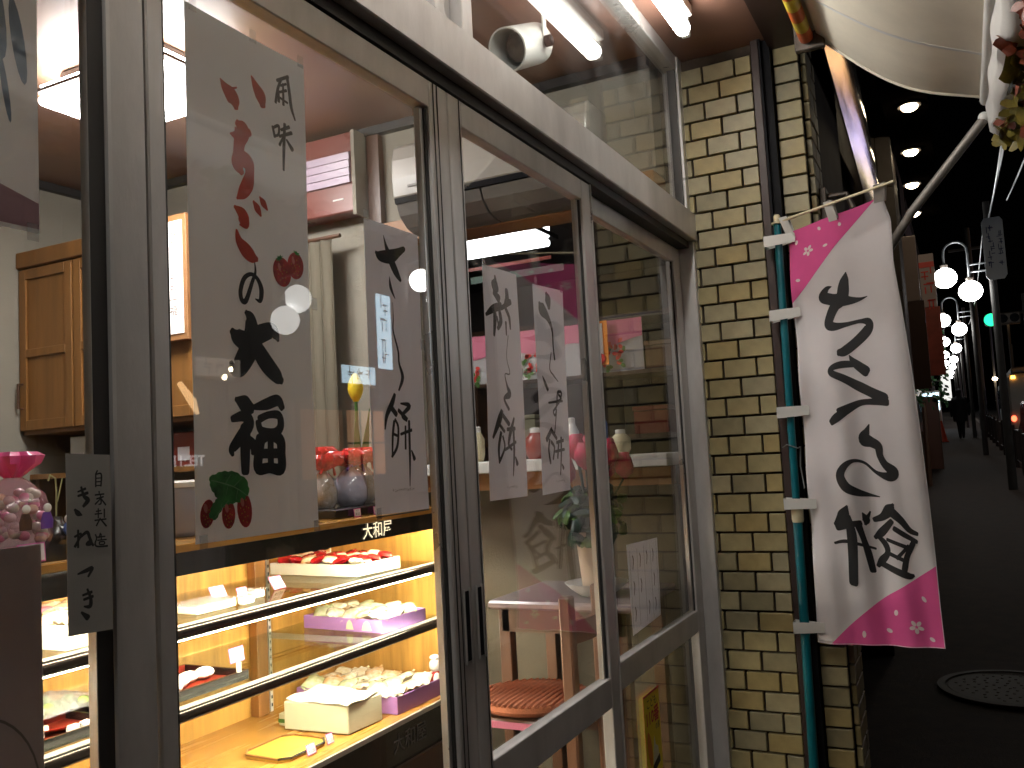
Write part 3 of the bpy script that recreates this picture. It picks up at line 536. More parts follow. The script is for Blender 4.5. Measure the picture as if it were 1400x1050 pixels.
# ------------------------------------------------------------------ posters on the glass
def wavy(A, y0, kx, kz):
    return lambda x, z, o: (x, y0 + A * sin(x * kx + z * kz) + A * .6 * sin(z * 9 + x * 5) - o, z)
def paper(name, label, quad, y0, m, A=.0015, th=.0006, nx=8, nz=20, group=None):
    """quad: x-left-top, x-right-top, x-left-bottom, x-right-bottom, z-top-left, z-top-right, z-bottom-left, z-bottom-right"""
    fn = wavy(A, y0, 14, 3)
    xlt, xrt, xlb, xrb, ztl, ztr, zbl, zbr = quad
    t = thing(name, label, 'poster', ((xlt + xrt) / 2, y0, zbl), group)
    def g(u, v):
        x = (xlt * (1 - v) + xlb * v) * (1 - u) + (xrt * (1 - v) + xrb * v) * u; z = (ztl * (1 - v) + zbl * v) * (1 - u) + (ztr * (1 - v) + zbr * v) * u
        return fn(x, z, 0)
    obj('sheet', M().grid(g, nx, nz, (0, th, 0)), m, t, smooth=True)
    return t, fn
def tape(t, pts, y, w=.014, h=.02, m=None):
    for x, z in pts: obj('tape', M().box(x - w / 2, x + w / 2, y - .0012, y - .0004, z - h / 2, z + h / 2), m or TAPE, t)
p1, f1 = paper('shop_poster', 'large white poster with red and black brush lettering and strawberries', (.877, 1.131, .873, 1.129, 2.06, 2.061, 1.302, 1.301), .9285, PAPER, A=.0024)
obj('lettering_red', strokes(fat(DATA['p1_red'], 1.3), f1, .0006), REDINK, p1, fix=False)
obj('lettering_black', strokes(fat(DATA['p1_ink'], 1.3), f1, .0006), INK, p1, fix=False)
bb = M()
for cx, cz, rx, rz, rt in ((.893, 1.341, .0125, .0195, -.2), (.931, 1.337, .0125, .020, 0), (.962, 1.341, .0145, .0255, .12), (1.066, 1.703, .021, .0235, .1), (1.098, 1.718, .019, .022, -.2)):
    disc(bb, f1, cx, cz, rx, rz, .0008 + cx * .0003, 20, rt)
obj('strawberry', bb, BERRY, p1, fix=False)
lf = [(0.8973, 1.3905), (0.9193, 1.3968), (0.9444, 1.3957), (0.9673, 1.3834), (0.9718, 1.3661), (0.9582, 1.3538), (0.9325, 1.3519), (0.9199, 1.3474), (0.9062, 1.3315), (0.8953, 1.3368), (0.9006, 1.3507), (0.9106, 1.3608), (0.8991, 1.376)]
ser = []
for i, a in enumerate(lf):
    b = lf[(i + 1) % len(lf)]; nx_, nz_ = (b[1] - a[1]), -(b[0] - a[0]); L_ = math.hypot(nx_, nz_) or 1
    for k in range(4):
        q = k / 4; e = .0016 if k % 2 else 0; ser.append((a[0] + (b[0] - a[0]) * q - nx_ / L_ * e, a[1] + (b[1] - a[1]) * q - nz_ / L_ * e))
cxx = sum(p[0] for p in lf) / len(lf); czz = sum(p[1] for p in lf) / len(lf)
lm = M().add([f1(cxx, czz, .0014)] + [f1(a, b, .0014) for a, b in ser], [(0, i + 1, (i + 1) % len(ser) + 1) for i in range(len(ser))])
disc(lm, f1, 1.06, 1.724, .011, .005, .0014, 14, .5, .5); disc(lm, f1, 1.101, 1.739, .010, .004, .0014, 14, -.3, .5)
obj('leaf', lm, LEAFP, p1, fix=False)
vn = [[(.9, 1.386, .0012), (.94, 1.375, .002), (.968, 1.36, .0008)], [(.925, 1.38, .001), (.935, 1.392, .0006)], [(.94, 1.375, .001), (.957, 1.386, .0006)], [(.93, 1.378, .001), (.925, 1.364, .0006)], [(.948, 1.371, .001), (.944, 1.357, .0006)], [(.93, 1.356, .0012), (.915, 1.345, .0014), (.904, 1.335, .0006)], [(.915, 1.345, .001), (.917, 1.353, .0006)]]
obj('leaf_vein', strokes(vn, f1, .0022), mat('vein_print', (.16, .42, .14), .6), p1, fix=False)
hl_ = M()
for cx, cz in ((.889, 1.349), (.927, 1.346), (.957, 1.352), (1.059, 1.71), (1.092, 1.726)): disc(hl_, f1, cx, cz, .0035, .0065, .0019, 12, .2)
obj('berry_shine', hl_, mat('berry_shine_print', (.75, .22, .17), .6), p1, fix=False)
seeds = M()
for cx, cz, rx, rz in ((.893, 1.335, .008, .012), (.931, 1.332, .008, .014), (.962, 1.338, .010, .018), (1.066, 1.70, .014, .016), (1.098, 1.715, .012, .014)):
    for k in range(12): a = k * 2.4; r = math.sqrt(k / 12); disc(seeds, f1, cx + rx * r * cos(a), cz + rz * r * sin(a), .0006, .0009, .0013, 5)
obj('seeds', seeds, SOLID_Y, p1, kind='stuff', fix=False)
tape(p1, [(.89, 2.06), (1.01, 2.062), (1.12, 2.063), (.885, 1.303), (1.12, 1.302), (1.133, 1.66)], .9255)
p2, f2 = paper('shop_poster', 'pale paper strip with one brushed black column, right of the strawberry poster', (1.279, 1.46, 1.283, 1.454, 1.835, 1.839, 1.305, 1.304), .9285, PAPER2, A=.0024)
obj('lettering', strokes(fat(DATA['p2_ink'], 1.35), f2, .0006), INK, p2, fix=False)
obj('fine_print', marks(12, .006, lambda x, y: f2(1.37 + x, 1.345 + y, .0007)), INKG, p2, fix=False)
obj('edge_bar', B(1.285, 1.452, .9255, .929, 1.301, 1.3035), INKG, p2); tape(p2, [(1.285, 1.842), (1.455, 1.62), (1.288, 1.308)], .9255)
p3, f3 = paper('shop_poster', 'white paper strip on the middle door, left of its pair', (1.717, 1.896, 1.708, 1.886, 1.824, 1.83, 1.3, 1.299), .9285, PAPER2, A=.0024)
obj('lettering', strokes(fat(DATA['p3_ink'], 1.35), f3, .0006), INKG, p3, fix=False); tape(p3, [(1.722, 1.832)], .9255)
p4, f4 = paper('shop_poster', 'white paper strip on the middle door, right of its pair', (1.988, 2.166, 1.975, 2.145, 1.821, 1.827, 1.295, 1.298), .9285, PAPER2, A=.0024)
obj('lettering', strokes(fat(DATA['p4_ink'], 1.35), f4, .0006), INKG, p4, fix=False); tape(p4, [(1.992, 1.828), (2.15, 1.83)], .9255)
for t_, fx in ((p3, 1.8), (p4, 2.07)): obj('fine_print', marks(9, .006, lambda x, y: (fx + x, .9225, 1.325 + y)), INKG, t_, fix=False)
p5, f5 = paper('shop_poster', 'small grey paper slip with two brushed columns on the left door stile', (.655, .7125, .6555, .713, 1.427, 1.424, 1.227, 1.224), .8895, PAPER_D, A=.0008)
obj('lettering', strokes(fat(DATA['p5_ink'], 1.35), lambda x, z, o: f5(x, z, o + .001), .0004), INK, p5, fix=False)
p6, f6 = paper('shop_poster', 'pale poster with blue smears and pink foot at the upper left edge', (.3, .652, .3, .652, 2.3, 2.3, 1.68, 1.68), .924, PAPER)
bl = M(); pk = M()
for x, z, rx, rz in ((.628, 1.90, .008, .05), (.6, 1.93, .012, .06), (.612, 1.84, .004, .04)): disc(bl, f6, x, z, rx, rz, .001, 16, .15)
pk.add([f6(.3, 1.685, .0008), f6(.651, 1.685, .0008), f6(.651, 1.715, .0008), f6(.56, 1.74, .0008), f6(.3, 1.78, .0008)], [(0, 1, 2, 3, 4)])
obj('blue_smear', bl, mat('blue_print', (.16, .24, .36), .8, var=.3, scale=30), p6, fix=False); obj('pink_foot', pk, mat('dull_pink_print', (.5, .3, .36), .8), p6, fix=False)
tape(p6, [(.642, 1.68)], .9235)
p7, f7 = paper('shop_poster', 'dark backed poster seen at the lower left edge below the candy bag', (.3, .649, .3, .649, 1.328, 1.328, .7, .7), .924, mat('dim_poster_back', (.6, .53, .53), .8, var=.1, scale=6, trans=.3))
rg = M()
for k in range(40):
    a0, a1 = 2 * pi * k / 40, 2 * pi * (k + 1) / 40
    rg.add([f7(.57 + .075 * cos(a) * r, 1.06 + .1 * sin(a) * r, .001) for a, r in ((a0, 1), (a1, 1), (a1, .97), (a0, .97))], [(0, 1, 2, 3)])
obj('ring_print', rg, mat('grey_print', (.26, .24, .22), .8), p7, fix=False)
# calendar poster and sticker on the right door
p8, f8 = paper('calendar_sheet', 'ruled paper notice taped low inside the right door', (2.63, 2.935, 2.645, 2.92, 1.10, 1.09, .82, .835), .962, PAPER2, A=.001)
ln = M()
for k in range(5): x = 2.65 + k * .065; ln.add([f8(x, .84, .001), f8(x + .002, .84, .001), f8(x + .002, 1.08, .001), f8(x, 1.08, .001)], [(0, 1, 2, 3)])
for i in range(4):
    for j in range(3):
        if random.random() < .8: ln = strokes([[(2.675 + i * .065, 1.06 - j * .08, .006), (2.68 + i * .065, 1.045 - j * .08, .007), (2.672 + i * .065, 1.02 - j * .08, .005)]], f8, .001).add(ln.v, ln.f)
obj('writing', ln, INKG, p8, fix=False)
stk = thing('warning_sticker', 'yellow sticker with red 110 numerals on the lower right pane', 'sticker', (2.67, .93, .43))
obj('sheet', B(2.64, 2.79, .944, .9445, .38, .63), SOLID_Y, stk)
sf = lambda x, y: (2.715 + x, .9432, .55 + y)
obj('red_border', M().box(2.64, 2.79, .9434, .9438, .63, .636).box(2.637, 2.6395, .9434, .9438, .38, .636), REDP, stk)
obj('heading', text('こども', .034, lambda x, y: sf(x, y + .052)), INK, stk, fix=False)
obj('numerals', text('110番', .052, lambda x, y: sf(x, y + .008), bold=.0012), REDP, stk, fix=False)
obj('suffix', text('の家', .022, lambda x, y: sf(x + .045, y - .03)), INK, stk, fix=False)
sm = M(); disc(sm, lambda x, y, o: (x, .9432 - o, y), 2.675, .47, .02, .055, 0, 14, .2)
obj('orange_figure', sm, ORANGEP, stk, fix=False)
sm = M().add([(2.695, .943, .40), (2.76, .943, .42), (2.75, .943, .46), (2.73, .943, .47), (2.72, .943, .5), (2.705, .943, .46)], [(0, 1, 2, 3, 4, 5)]); obj('house_mark', sm, PAPER, stk, fix=False)
sm = M().add([(2.69, .9428, .39), (2.765, .9428, .41), (2.762, .9428, .435), (2.692, .9428, .415)], [(0, 1, 2, 3)]); obj('car_mark', sm, INK, stk, fix=False)

# ------------------------------------------------------------------ display case
CX0, CX1, CYF, CYB, CT = -.6, 3.2, 1.95, 2.55, 1.2
dc = thing('display_case', 'lit wooden sweets display case with glass shelves and bronze rails', 'display case', (1.3, 2.2, .02))
obj('counter_top', B(CX0, CX1 + .03, CYF - .005, CYB + .05, 1.178, 1.2), WOODH, dc, bevel=.002)
obj('fascia', B(CX0, CX1, CYF, CYF + .02, 1.115, 1.1775), LACQ, dc)
bpw = (CX1 - CX0)
for i, (a, b) in enumerate(((-.6, .65), (.655, 1.6), (1.605, 2.66), (2.71, 3.195))):
    obj('back_panel', B(a, b, CYB, CYB + .02, .441, 1.177), WOOD, dc)
obj('door_rail', M().box(-.6, 2.66, CYB - .012, CYB - .0005, .62, .635).box(2.71, 3.19, CYB - .012, CYB - .0005, .62, .635), WOODH, dc)
obj('door_rail', M().box(-.6, 2.66, CYB - .012, CYB - .0005, .86, .875).box(2.71, 3.19, CYB - .012, CYB - .0005, .86, .875), WOODH, dc)
obj('post', B(2.655, 2.715, CYB - .045, CYB - .001, .441, 1.177), CAB, dc, bevel=.003)
sstd = obj('shelf_standard', B(2.735, 2.75, CYB - .03, CYB - .001, .441, 1.177), STEELS, dc)
obj('slots', (lambda m: [m.box(2.739, 2.746, CYB - .0312, CYB - .0302, .46 + k * .03, .472 + k * .03) for k in range(24)] and m)(M()), DARKCH, sstd)
obj('end_panel', B(3.175, 3.2, CYF + .02, CYB, .441, 1.177), WOOD, dc)
obj('end_panel', B(CX0, CX0 + .025, CYF + .02, CYB, .441, 1.177), WOOD, dc)
obj('case_floor', B(CX0, CX1, CYF, CYB + .02, .42, .4405), WOODH, dc)
obj('floor_edge', B(CX0, CX1, CYF - .012, CYF - .0005, .425, .442), STEELS, dc)
obj('plinth', B(CX0, CX1, CYF + .005, CYF + .03, .02, .419), LACQ, dc)
obj('plinth_band', B(CX0, CX1, CYF - .012, CYF + .004, .02, .28), DWOOD, dc)
obj('shop_name', text('大和屋', .062, lambda x, y: (2.70 + x, CYF - .003, 1.146 + y), bold=.0003), GLOWLET, dc, fix=False)
obj('plinth_name', text('大和屋', .075, lambda x, y: (2.86 + x, CYF + .0025, .355 + y)), mat('dull_letters', (.13, .12, .11), .5), dc, fix=False)
for z in (.974, .754):
    s_ = obj('shelf', B(CX0 + .03, 3.17, CYF + .012, CYB - .05, z - .008, z), SHGLASS, dc)
    obj('front_rail', M().tube([(CX0 + .03, CYF, z - .016), (3.17, CYF, z - .016)], .0165, 14), RAILM, s_, smooth=True)
    obj('rail_cap', M().box(CX0 + .03, 3.17, CYF - .004, CYF + .03, z + .001, z + .004), STEELS, s_)
    for x in (.6, 1.7, 2.742): obj('bracket', B(x - .004, x + .004, CYF + .05, CYB - .03, z - .03, z - .009), STEELS, s_)
lt = obj('case_light', M().tube([(CX0 + .05, 1.995, 1.135), (3.15, 1.995, 1.135)], .011, 8), CASEL, dc)
obj('case_light', M().tube([(CX0 + .05, 1.985, .94), (3.1, 1.985, .94)], .009, 6), CASEL, dc)
obj('case_light', M().tube([(CX0 + .05, 1.985, .72), (3.1, 1.985, .72)], .011, 6), CASEL, dc)
thm = thing('thermometer_box', 'small black meter with cable hung at the back of the case', 'meter', (2.98, 2.5, 1.05))
obj('body', B(2.93, 3.06, 2.46, 2.49, 1.035, 1.10), LACQ, thm, bevel=.006); obj('cable', M().tube([(3.06, 2.48, 1.09), (3.09, 2.48, 1.05), (3.08, 2.48, .99)], .003), STEELS, thm)

def tray_box(label, cx, cy_, z, lx, ly, h, rot, m, th=.006, name='sweets_box', floor=True):
    t = thing(name, label, 'box', (cx, cy_, z)); c, s = cos(rot), sin(rot)
    def P(x, y, zz): return (cx + x * c - y * s, cy_ + x * s + y * c, z + zz)
    def slab(x0, x1, y0, y1, z0, z1):
        return M().add([P(x0, y0, z0), P(x1, y0, z0), P(x1, y1, z0), P(x0, y1, z0), P(x0, y0, z1), P(x1, y0, z1), P(x1, y1, z1), P(x0, y1, z1)],
                       [(0, 3, 2, 1), (4, 5, 6, 7), (0, 1, 5, 4), (1, 2, 6, 5), (2, 3, 7, 6), (3, 0, 4, 7)])
    a, b = lx / 2, ly / 2
    obj('base', slab(-a, a, -b, b, .001, .006), m, t)
    for q in ((-a, a, -b, -b + th), (-a, a, b - th, b), (-a, -a + th, -b + th, b - th), (a - th, a, -b + th, b - th)): obj('side', slab(*q, .006, h), m, t)
    return t, P
def sweets(n, m_, P, lx, ly, z, mats, label, group, r=.024, top=False):
    nx, ny = n, m_
    def pillow():
        mb = M(); N = 8; sg = lambda t: abs(1 - abs(t) ** 3.2) ** .5
        for d in (1, -1):
            mb.grid(lambda u, v: ((2 * u - 1) * 1.0, (2 * v - 1) * .78, d * .42 * sg(2 * u - 1) * sg(2 * v - 1) + .03 * sin(u * 23 + v * 9) * d), N, N)
        return mb
    ms = [mesh_of('sweet', pillow(), mm, True) for mm in mats]
    wing = [mesh_of('wrapper_end', M().grid(lambda u, v: ((.97 + .2 * v), (u - .5) * (1.45 + .12 * v), .06 * sin(u * 19) * (.4 + v)), 12, 2, (0, 0, .03)), mm, False) for mm in mats]
    for i in range(nx):
        for j in range(ny):
            x = -lx / 2 + lx * (i + .5) / nx + U(-.004, .004); y = -ly / 2 + ly * (j + .5) / ny + U(-.004, .004)
            k = random.randrange(len(mats)); o = bpy.data.objects.new('wrapped_sweet', ms[k]); col.objects.link(o)
            o.location = P(x, y, z + U(0, .006)); o.scale = (r * 1.05, r * 1.15, r * 1.0); o.rotation_euler = (U(-.35, .35), U(-.35, .25), U(-.25, .25) + .5)
            tag(o, label, 'sweet', group)
            for s_ in (0, pi):
                e = bpy.data.objects.new('wrapper_end', wing[k]); col.objects.link(e); e.parent = o; e.rotation_euler = (U(-.1, .1), U(-.15, .1), s_)
bx1, P1 = tray_box('white box of red wrapped sweets on the top shelf', 2.845, 2.265, .975, .265, .44, .045, -.06, SKINW)
sweets(4, 7, P1, .24, .41, .05, [WRAPR, WRAPR, WRAPR, WRAPW, WRAPO], 'red and white wrapped sweet packed in the white top shelf box', 'wrapped sweets in the white box', .033)
bx2, P2 = tray_box('lilac box of pale wrapped sweets on the middle shelf', 2.925, 2.19, .755, .27, .40, .05, -.08, PURPLE)
dm = M()
for y0_, w_ in ((-.15, .05), (-.06, .04)): dm.add([P2(-.1356, y0_, .008), P2(-.1356, y0_ + w_, .008), P2(-.1356, y0_ + w_ * .8, .035), P2(-.1356, y0_ + w_ * .5, .045), P2(-.1356, y0_ + w_ * .2, .035)], [(0, 1, 2, 3, 4)])
obj('mountain_print', dm, CREAMB, bx2, fix=False)
sweets(3, 5, P2, .245, .37, .05, [WRAPW, WRAPG, WRAPW, WRAPO], 'pale wrapped sweet packed in the lilac middle shelf box', 'wrapped sweets in the middle lilac box', .042)
bx3, P3 = tray_box('large lilac box of wrapped sweets on the case floor', 2.99, 2.235, .4415, .29, .5, .065, -.03, PURPLE)
sweets(3, 6, P3, .265, .47, .066, [WRAPW, WRAPW, WRAPG, WRAPO], 'bright wrapped sweet heaped in the large lilac box on the case floor', 'wrapped sweets in the lower lilac box', .047)
bx4 = thing('gift_box', 'cream gift box with torn flap in front of the lilac box', 'box', (2.66, 2.15, .4415))
cr_ = M().obox((2.665, 2.155, .4415 + .052), (.095, -.006, 0), (-.008 - .0, .14, 0), (0, 0, .05)); obj('body', cr_, CREAMB, bx4, bevel=.004)
obj('lid_flap', M().grid(lambda u, v: (2.562 + .2 * u + .01 * v, 2.012 + .285 * v, .547 + .004 * sin(u * 9 + v * 6) + .003 * sin(v * 14)), 8, 8, (0, 0, .003)), SKINW, bx4)
obj('print_mark', strokes([[(2.60, 2.2, .002), (2.61, 2.17, .004), (2.62, 2.14, .002)], [(2.63, 2.2, .002), (2.64, 2.16, .005), (2.66, 2.13, .002)]], lambda x, y, o: (x, y, .566 + o), 0), INK, bx4, fix=False)
bxs = thing('small_pack', 'small green and white pack behind the cream gift box', 'box', (2.62, 2.3, .4415)); obj('body', B(2.6, 2.66, 2.31, 2.36, .4415, .485), CREAMB, bxs, bevel=.003); obj('band', B(2.599, 2.661, 2.309, 2.361, .452, .466), GREENF, bxs)
# lacquer tray with mochi, middle shelf
def lacq(label, cx, cy_, z, lx, ly, h=.028, rot=0):
    t, P = tray_box(label, cx, cy_, z, lx, ly, h, rot, LACQ, .008, 'lacquer_tray'); c, s = cos(rot), sin(rot)
    obj('red_lining', M().add([P(-lx / 2 + .01, -ly / 2 + .01, .0075), P(lx / 2 - .01, -ly / 2 + .01, .0075), P(lx / 2 - .01, ly / 2 - .01, .0075), P(-lx / 2 + .01, ly / 2 - .01, .0075)], [(0, 1, 2, 3)]), REDLACQ, t)
    obj('inner_rim', M().add([P(-lx / 2 + .009, ly / 2 - .009, .008), P(lx / 2 - .009, ly / 2 - .009, .008), P(lx / 2 - .009, ly / 2 - .009, h), P(-lx / 2 + .009, ly / 2 - .009, h)], [(0, 1, 2, 3)]), REDLACQ, t)
    return t, P
lt1, PL = lacq('black and red lacquer tray holding white rice cakes', 1.87, 2.155, .755, .46, .27, .03)
for k in range(7): o = obj('rice_cake', M().ball(PL(-.18 + k * .058, U(-.07, .03), .026), .034, .028, .018, 14, 8, .04), MOCHI, smooth=True, label='plain white rice cake lying in the lacquer tray', cat='rice cake', group='rice cakes in the lacquer tray')
lt2, PL2 = lacq('lacquer tray with cut sweets at the left of the middle shelf', 1.36, 2.1, .755, .5, .2, .028)
for k in range(12): obj('cut_sweet', M().obox(PL2(-.2 + k * .036, U(-.06, .06), .018), (.015, U(-.005, .005), 0), (U(-.004, .004), .012, 0), (0, 0, .009)), MOCHI if k % 3 else WRAPW, label='pale cut sweet in the left lacquer tray', cat='sweet', group='cut sweets in the left tray', bevel=.003)
gp = thing('sweet_pack', 'clear pack of green jellies leaning on the left of the middle shelf', 'pack', (1.55, 2.2, .756))
for k in range(22): obj('jelly', M().ball((1.46 + U(0, .2), 2.14 + U(0, .14), .79 + U(0, .02)), .02, .018, .015, 10, 6, .1), GREENM, gp, smooth=True)
obj('wrap', M().grid(lambda u, v: (1.42 + .28 * u, 2.11 + .22 * v, .80 + .035 * sin(pi * u) * sin(pi * v) + .003 * sin(u * 40) * sin(v * 31)), 20, 14, (0, 0, .001)), PLASTIC, gp); obj('dish', M().lathe([(.1, 0), (.15, .02), (.155, .024), (.1, .006)], (1.56, 2.2, .757), 24), REDLACQ, gp)
# top shelf left: pink sweets in white box, thin packs
bx5, P5_ = tray_box('white box of pink sweets at the left of the top shelf', 1.62, 2.2, .975, .3, .36, .06, .03, SKINW)
sweets(4, 5, P5_, .27, .33, .062, [mat('pink_sweet_wrap', (.75, .35, .45), .3, var=.4, scale=20, var2=(.5, .15, .3), coat=.4), WRAPW], 'pink wrapped sweet in the left white box', 'pink sweets in the left white box', .034)
for i, (x, y, lx, ly, lb, mm) in enumerate(((2.02, 2.12, .16, .12, 'flat amber sweet pack on the top shelf behind the door stile', WRAPW), (2.24, 2.13, .06, .06, 'thin cream sweet pack near the shelf middle', SKINW), (2.14, 2.06, .05, .03, 'tiny white wrapped piece near the shelf front', SKINW))):
    t = thing('sweet_pack', lb, 'pack', (x, y, .975)); obj('body', B(x - lx / 2, x + lx / 2, y - ly / 2, y + ly / 2, .976, .976 + .022), mm, t, bevel=.004)
    obj('film', B(x - lx / 2 - .004, x + lx / 2 + .004, y - ly / 2 - .004, y + ly / 2 + .004, .999, 1.003), PLASTIC, t)
# wooden tray on the case floor
wt = thing('wooden_tray', 'empty yellow wooden tray with clipped corners on the case floor', 'tray', (2.4, 2.13, .4415))
c8 = [(2.27, 2.07), (2.30, 2.04), (2.46, 2.035), (2.5, 2.07), (2.505, 2.2), (2.47, 2.235), (2.31, 2.24), (2.275, 2.21)]
obj('plate', M().prism([(x, y, .442) for x, y in c8], (0, 0, .008)), mat('tray_gold', (.62, .38, .06), .25, coat=.4), wt)
for i in range(8): a, b = c8[i], c8[(i + 1) % 8]; obj('rim', M().tube([(*a, .453), (*b, .453)], .0045, 6), LACQ if i < 3 else CAB, wt)
# small figurine at the case's right end, holding a red ball
fg = thing('figurine', 'small white and red doll at the right end of the case floor', 'figurine', (3.14, 2.02, .4415))
obj('body', M().lathe([(.03, 0), (.036, .03), (.03, .075), (.014, .09)], (3.145, 2.01, .442), 14), REDP, fg, smooth=True)
obj('head', M().ball((3.145, 2.01, .555), .026, .026, .028), MOCHI, fg, smooth=True); obj('hat', M().ball((3.15, 2.015, .585), .022, .022, .012), WHITE, fg, smooth=True); obj('apron', M().ball((3.13, 1.995, .50), .02, .014, .03), MOCHI, fg, smooth=True)
# price tags
def price(label, x, y, z, w_=.055, h_=.04, tilt=.35, stand=0, txt='¥120'):
    t = thing('price_tag', label, 'price tag', (x, y, z)); c, s = cos(tilt), sin(tilt)
    def F(a, b, o=0): return (x + a, y + (b + stand) * s - o, z + (b + stand) * c + o * .3)
    def slab(a0, a1, b0, b1, o0, o1): return M().add([F(a0, b0, o0), F(a1, b0, o0), F(a1, b1, o0), F(a0, b1, o0), F(a0, b0, o1), F(a1, b0, o1), F(a1, b1, o1), F(a0, b1, o1)], [(0, 3, 2, 1), (4, 5, 6, 7), (0, 1, 5, 4), (1, 2, 6, 5), (2, 3, 7, 6), (3, 0, 4, 7)])
    obj('border', slab(-w_ / 2, w_ / 2, 0, h_, -.001, 0), PINKTAG, t); obj('card', slab(-w_ / 2 + .003, w_ / 2 - .003, .003, h_ - .003, .0002, .0008), TAGW, t)
    obj('price', text(txt, h_ * .42, lambda a, b: F(a, h_ * .32 + b, .0012)), INK, t, fix=False); obj('name_line', text('もち', h_ * .3, lambda a, b: F(a, h_ * .72 + b, .0012)), INK, t, fix=False)
    if stand: obj('clip', M().box(x - .006, x + .006, y - .004, y + .006, z, z + stand * c), STEELS, t)
    return t
price('pink edged price tag leaning on the top shelf, behind the poster foot', 2.17, 2.2, .985, .065, .042, .5)
price('small price tag on the top shelf right of the leaning one', 2.15, 2.08, .99, .042, .035, .3)
price('blank looking price tag on the top shelf before the sweets box', 2.42, 2.17, .976, .06, .05, .6)
price('price tag clipped upright to the corner of the lacquer tray', 2.06, 2.02, .785, .06, .045, .15, .03, '¥280')
price('price tag at the front edge of the wooden tray, left one', 2.37, 2.01, .445, .045, .035, .3)
price('price tag at the front corner of the wooden tray, right one', 2.48, 2.02, .445, .035, .035, .3)
price('white price card on the green jelly pack', 1.66, 2.1, .80, .07, .045, .3)

# ------------------------------------------------------------------ things on the counter
tr_ = thing('black_tray', 'black tray under the ribboned sweet bags on the counter', 'tray', (2.9, 2.3, 1.2))
obj('body', B(2.55, 3.17, 2.02, 2.5, 1.2015, 1.235), LACQ, tr_, bevel=.004)
def bag(label, x, y, z, r, h, mm, ribbon, rm=REDR, g=None):
    t = thing('sweet_bag', label, 'bag', (x, y, z), g)
    obj('contents', M().lathe([(r * .7, 0), (r * .98, h * .12), (r, h * .35), (r * .8, h * .6), (r * .3, h * .78), (r * .18, h * .82)], (x, y, z), 20, wob=.05, wn=5), mm, t, smooth=True)
    obj('wrap', M().lathe([(r * .8, 0), (r * 1.05, h * .14), (r * 1.07, h * .38), (r * .86, h * .62), (r * .3, h * .8), (r * .2, h * .83)], (x, y, z), 20, wob=.04, wn=9), PLASTIC, t, smooth=True)
    ru = obj('ruffle', M().lathe([(r * .2, h * .82), (r * .7, h * .87), (r * 1.25, h * .95), (r * 1.35, h * 1.08), (r * 1.05, h * 1.17), (r * .5, h * .98)], (x, y, z), 40, wob=.24, wn=9), rm, t, smooth=True)
    obj('bow', M().tube([(x, y - r * .2, z + h * .82), (x - r * .5, y - r * .5, z + h * .92), (x - r * .9, y - r * .5, z + h * .75)], .006, 6).tube([(x, y - r * .2, z + h * .82), (x + r * .6, y - r * .5, z + h * .9), (x + r * .8, y - r * .5, z + h * .7)], .006, 6), ribbon, t, smooth=True)
    return t
for i, (x, y, r, h, mm, rb, lb) in enumerate(((2.66, 2.16, .05, .17, BAGW, REDR, 'brown and white sweet bag with red ruffle, leftmost on the black tray'), (2.80, 2.14, .062, .18, BAGV, VIOLET, 'white sweet bag with violet ribbon on the black tray'), (2.93, 2.18, .052, .19, BAGW, REDR, 'sweet bag with green print and red ruffle beside the violet ribboned bag'), (3.02, 2.12, .045, .17, BAGW, REDR, 'narrow sweet bag with red ruffle half behind the paper strip'), (3.12, 2.2, .045, .17, BAGW, REDR, 'rightmost sweet bag on the tray behind the paper strip'), (2.74, 2.36, .055, .19, BAGW, REDR, 'rear sweet bag with red ruffle behind the leftmost bag'), (2.9, 2.38, .055, .2, BAGW, REDR, 'rear sweet bag with red ruffle in the middle of the tray'))):
    bag(lb, x, y, 1.236, r, h, mm, rb)
for x, lb in ((2.66, 'slanted price tag under the leftmost sweet bag'), (2.78, 'upright price tag below the white sweet bag'), (2.93, 'price tag at the tray edge near the paper strip')): price(lb, x, 2.005, 1.201, .04, .03, .1)
def candy():
    x, y, z = 1.40, 2.1, 1.235; t = thing('candy_bag', 'pink tied bag of festival candies at the left edge of the counter', 'bag', (x, y, z))
    bm_ = obj('stand', B(x - .1, x + .1, y - .1, y + .1, 1.2015, 1.234), LACQ, t)
    ms = [mesh_of('candy', M().ball((0, 0, 0), .014, .014, .012, 8, 6), mat('candy_%s' % n, c, .35, coat=.4), True) for n, c in (('white', (.8, .75, .72)), ('green', (.55, .7, .5)), ('pink', (.8, .35, .5)), ('cream', (.8, .7, .45)))]
    for k in range(70):
        a = U(0, 2 * pi); zz = U(.02, .14); r_ = .066 * (1 if zz < .09 else .75); o = bpy.data.objects.new('candy', random.choice(ms if zz > .05 else ms[2:3] + ms)); col.objects.link(o); o.parent = t; o.location = (r_ * cos(a), r_ * sin(a), zz)
    obj('wrap', M().lathe([(.075, 0), (.085, .03), (.085, .09), (.07, .13), (.03, .165), (.016, .175)], (x, y, z), 24, wob=.05, wn=7), PINKPL, t, smooth=True)
    obj('ruffle', M().lathe([(.016, .172), (.03, .185), (.055, .205), (.06, .225), (.045, .235), (.02, .2)], (x, y, z), 28, wob=.2, wn=8), mat('pink_ruffle', (.8, .12, .35), .3, coat=.4, trans=.3), t, smooth=True)
    for dx, cc, nm in ((-.03, DWOOD, 'doll_sticker'), (.025, VIOLET, 'doll_sticker')):
        f_ = obj(nm, M().lathe([(.016, 0), (.017, .02), (.01, .04)], (x + dx, y - .092, z + .045), 12, sy=.3), cc, t, smooth=True); obj('face', M().ball((x + dx, y - .094, z + .095), .011, .005, .011), MOCHI, f_, smooth=True)
candy(); price('pink edged price tag in front of the festival candy bag', 1.37, 1.985, 1.205, .07, .045, .1, 0, '¥315')
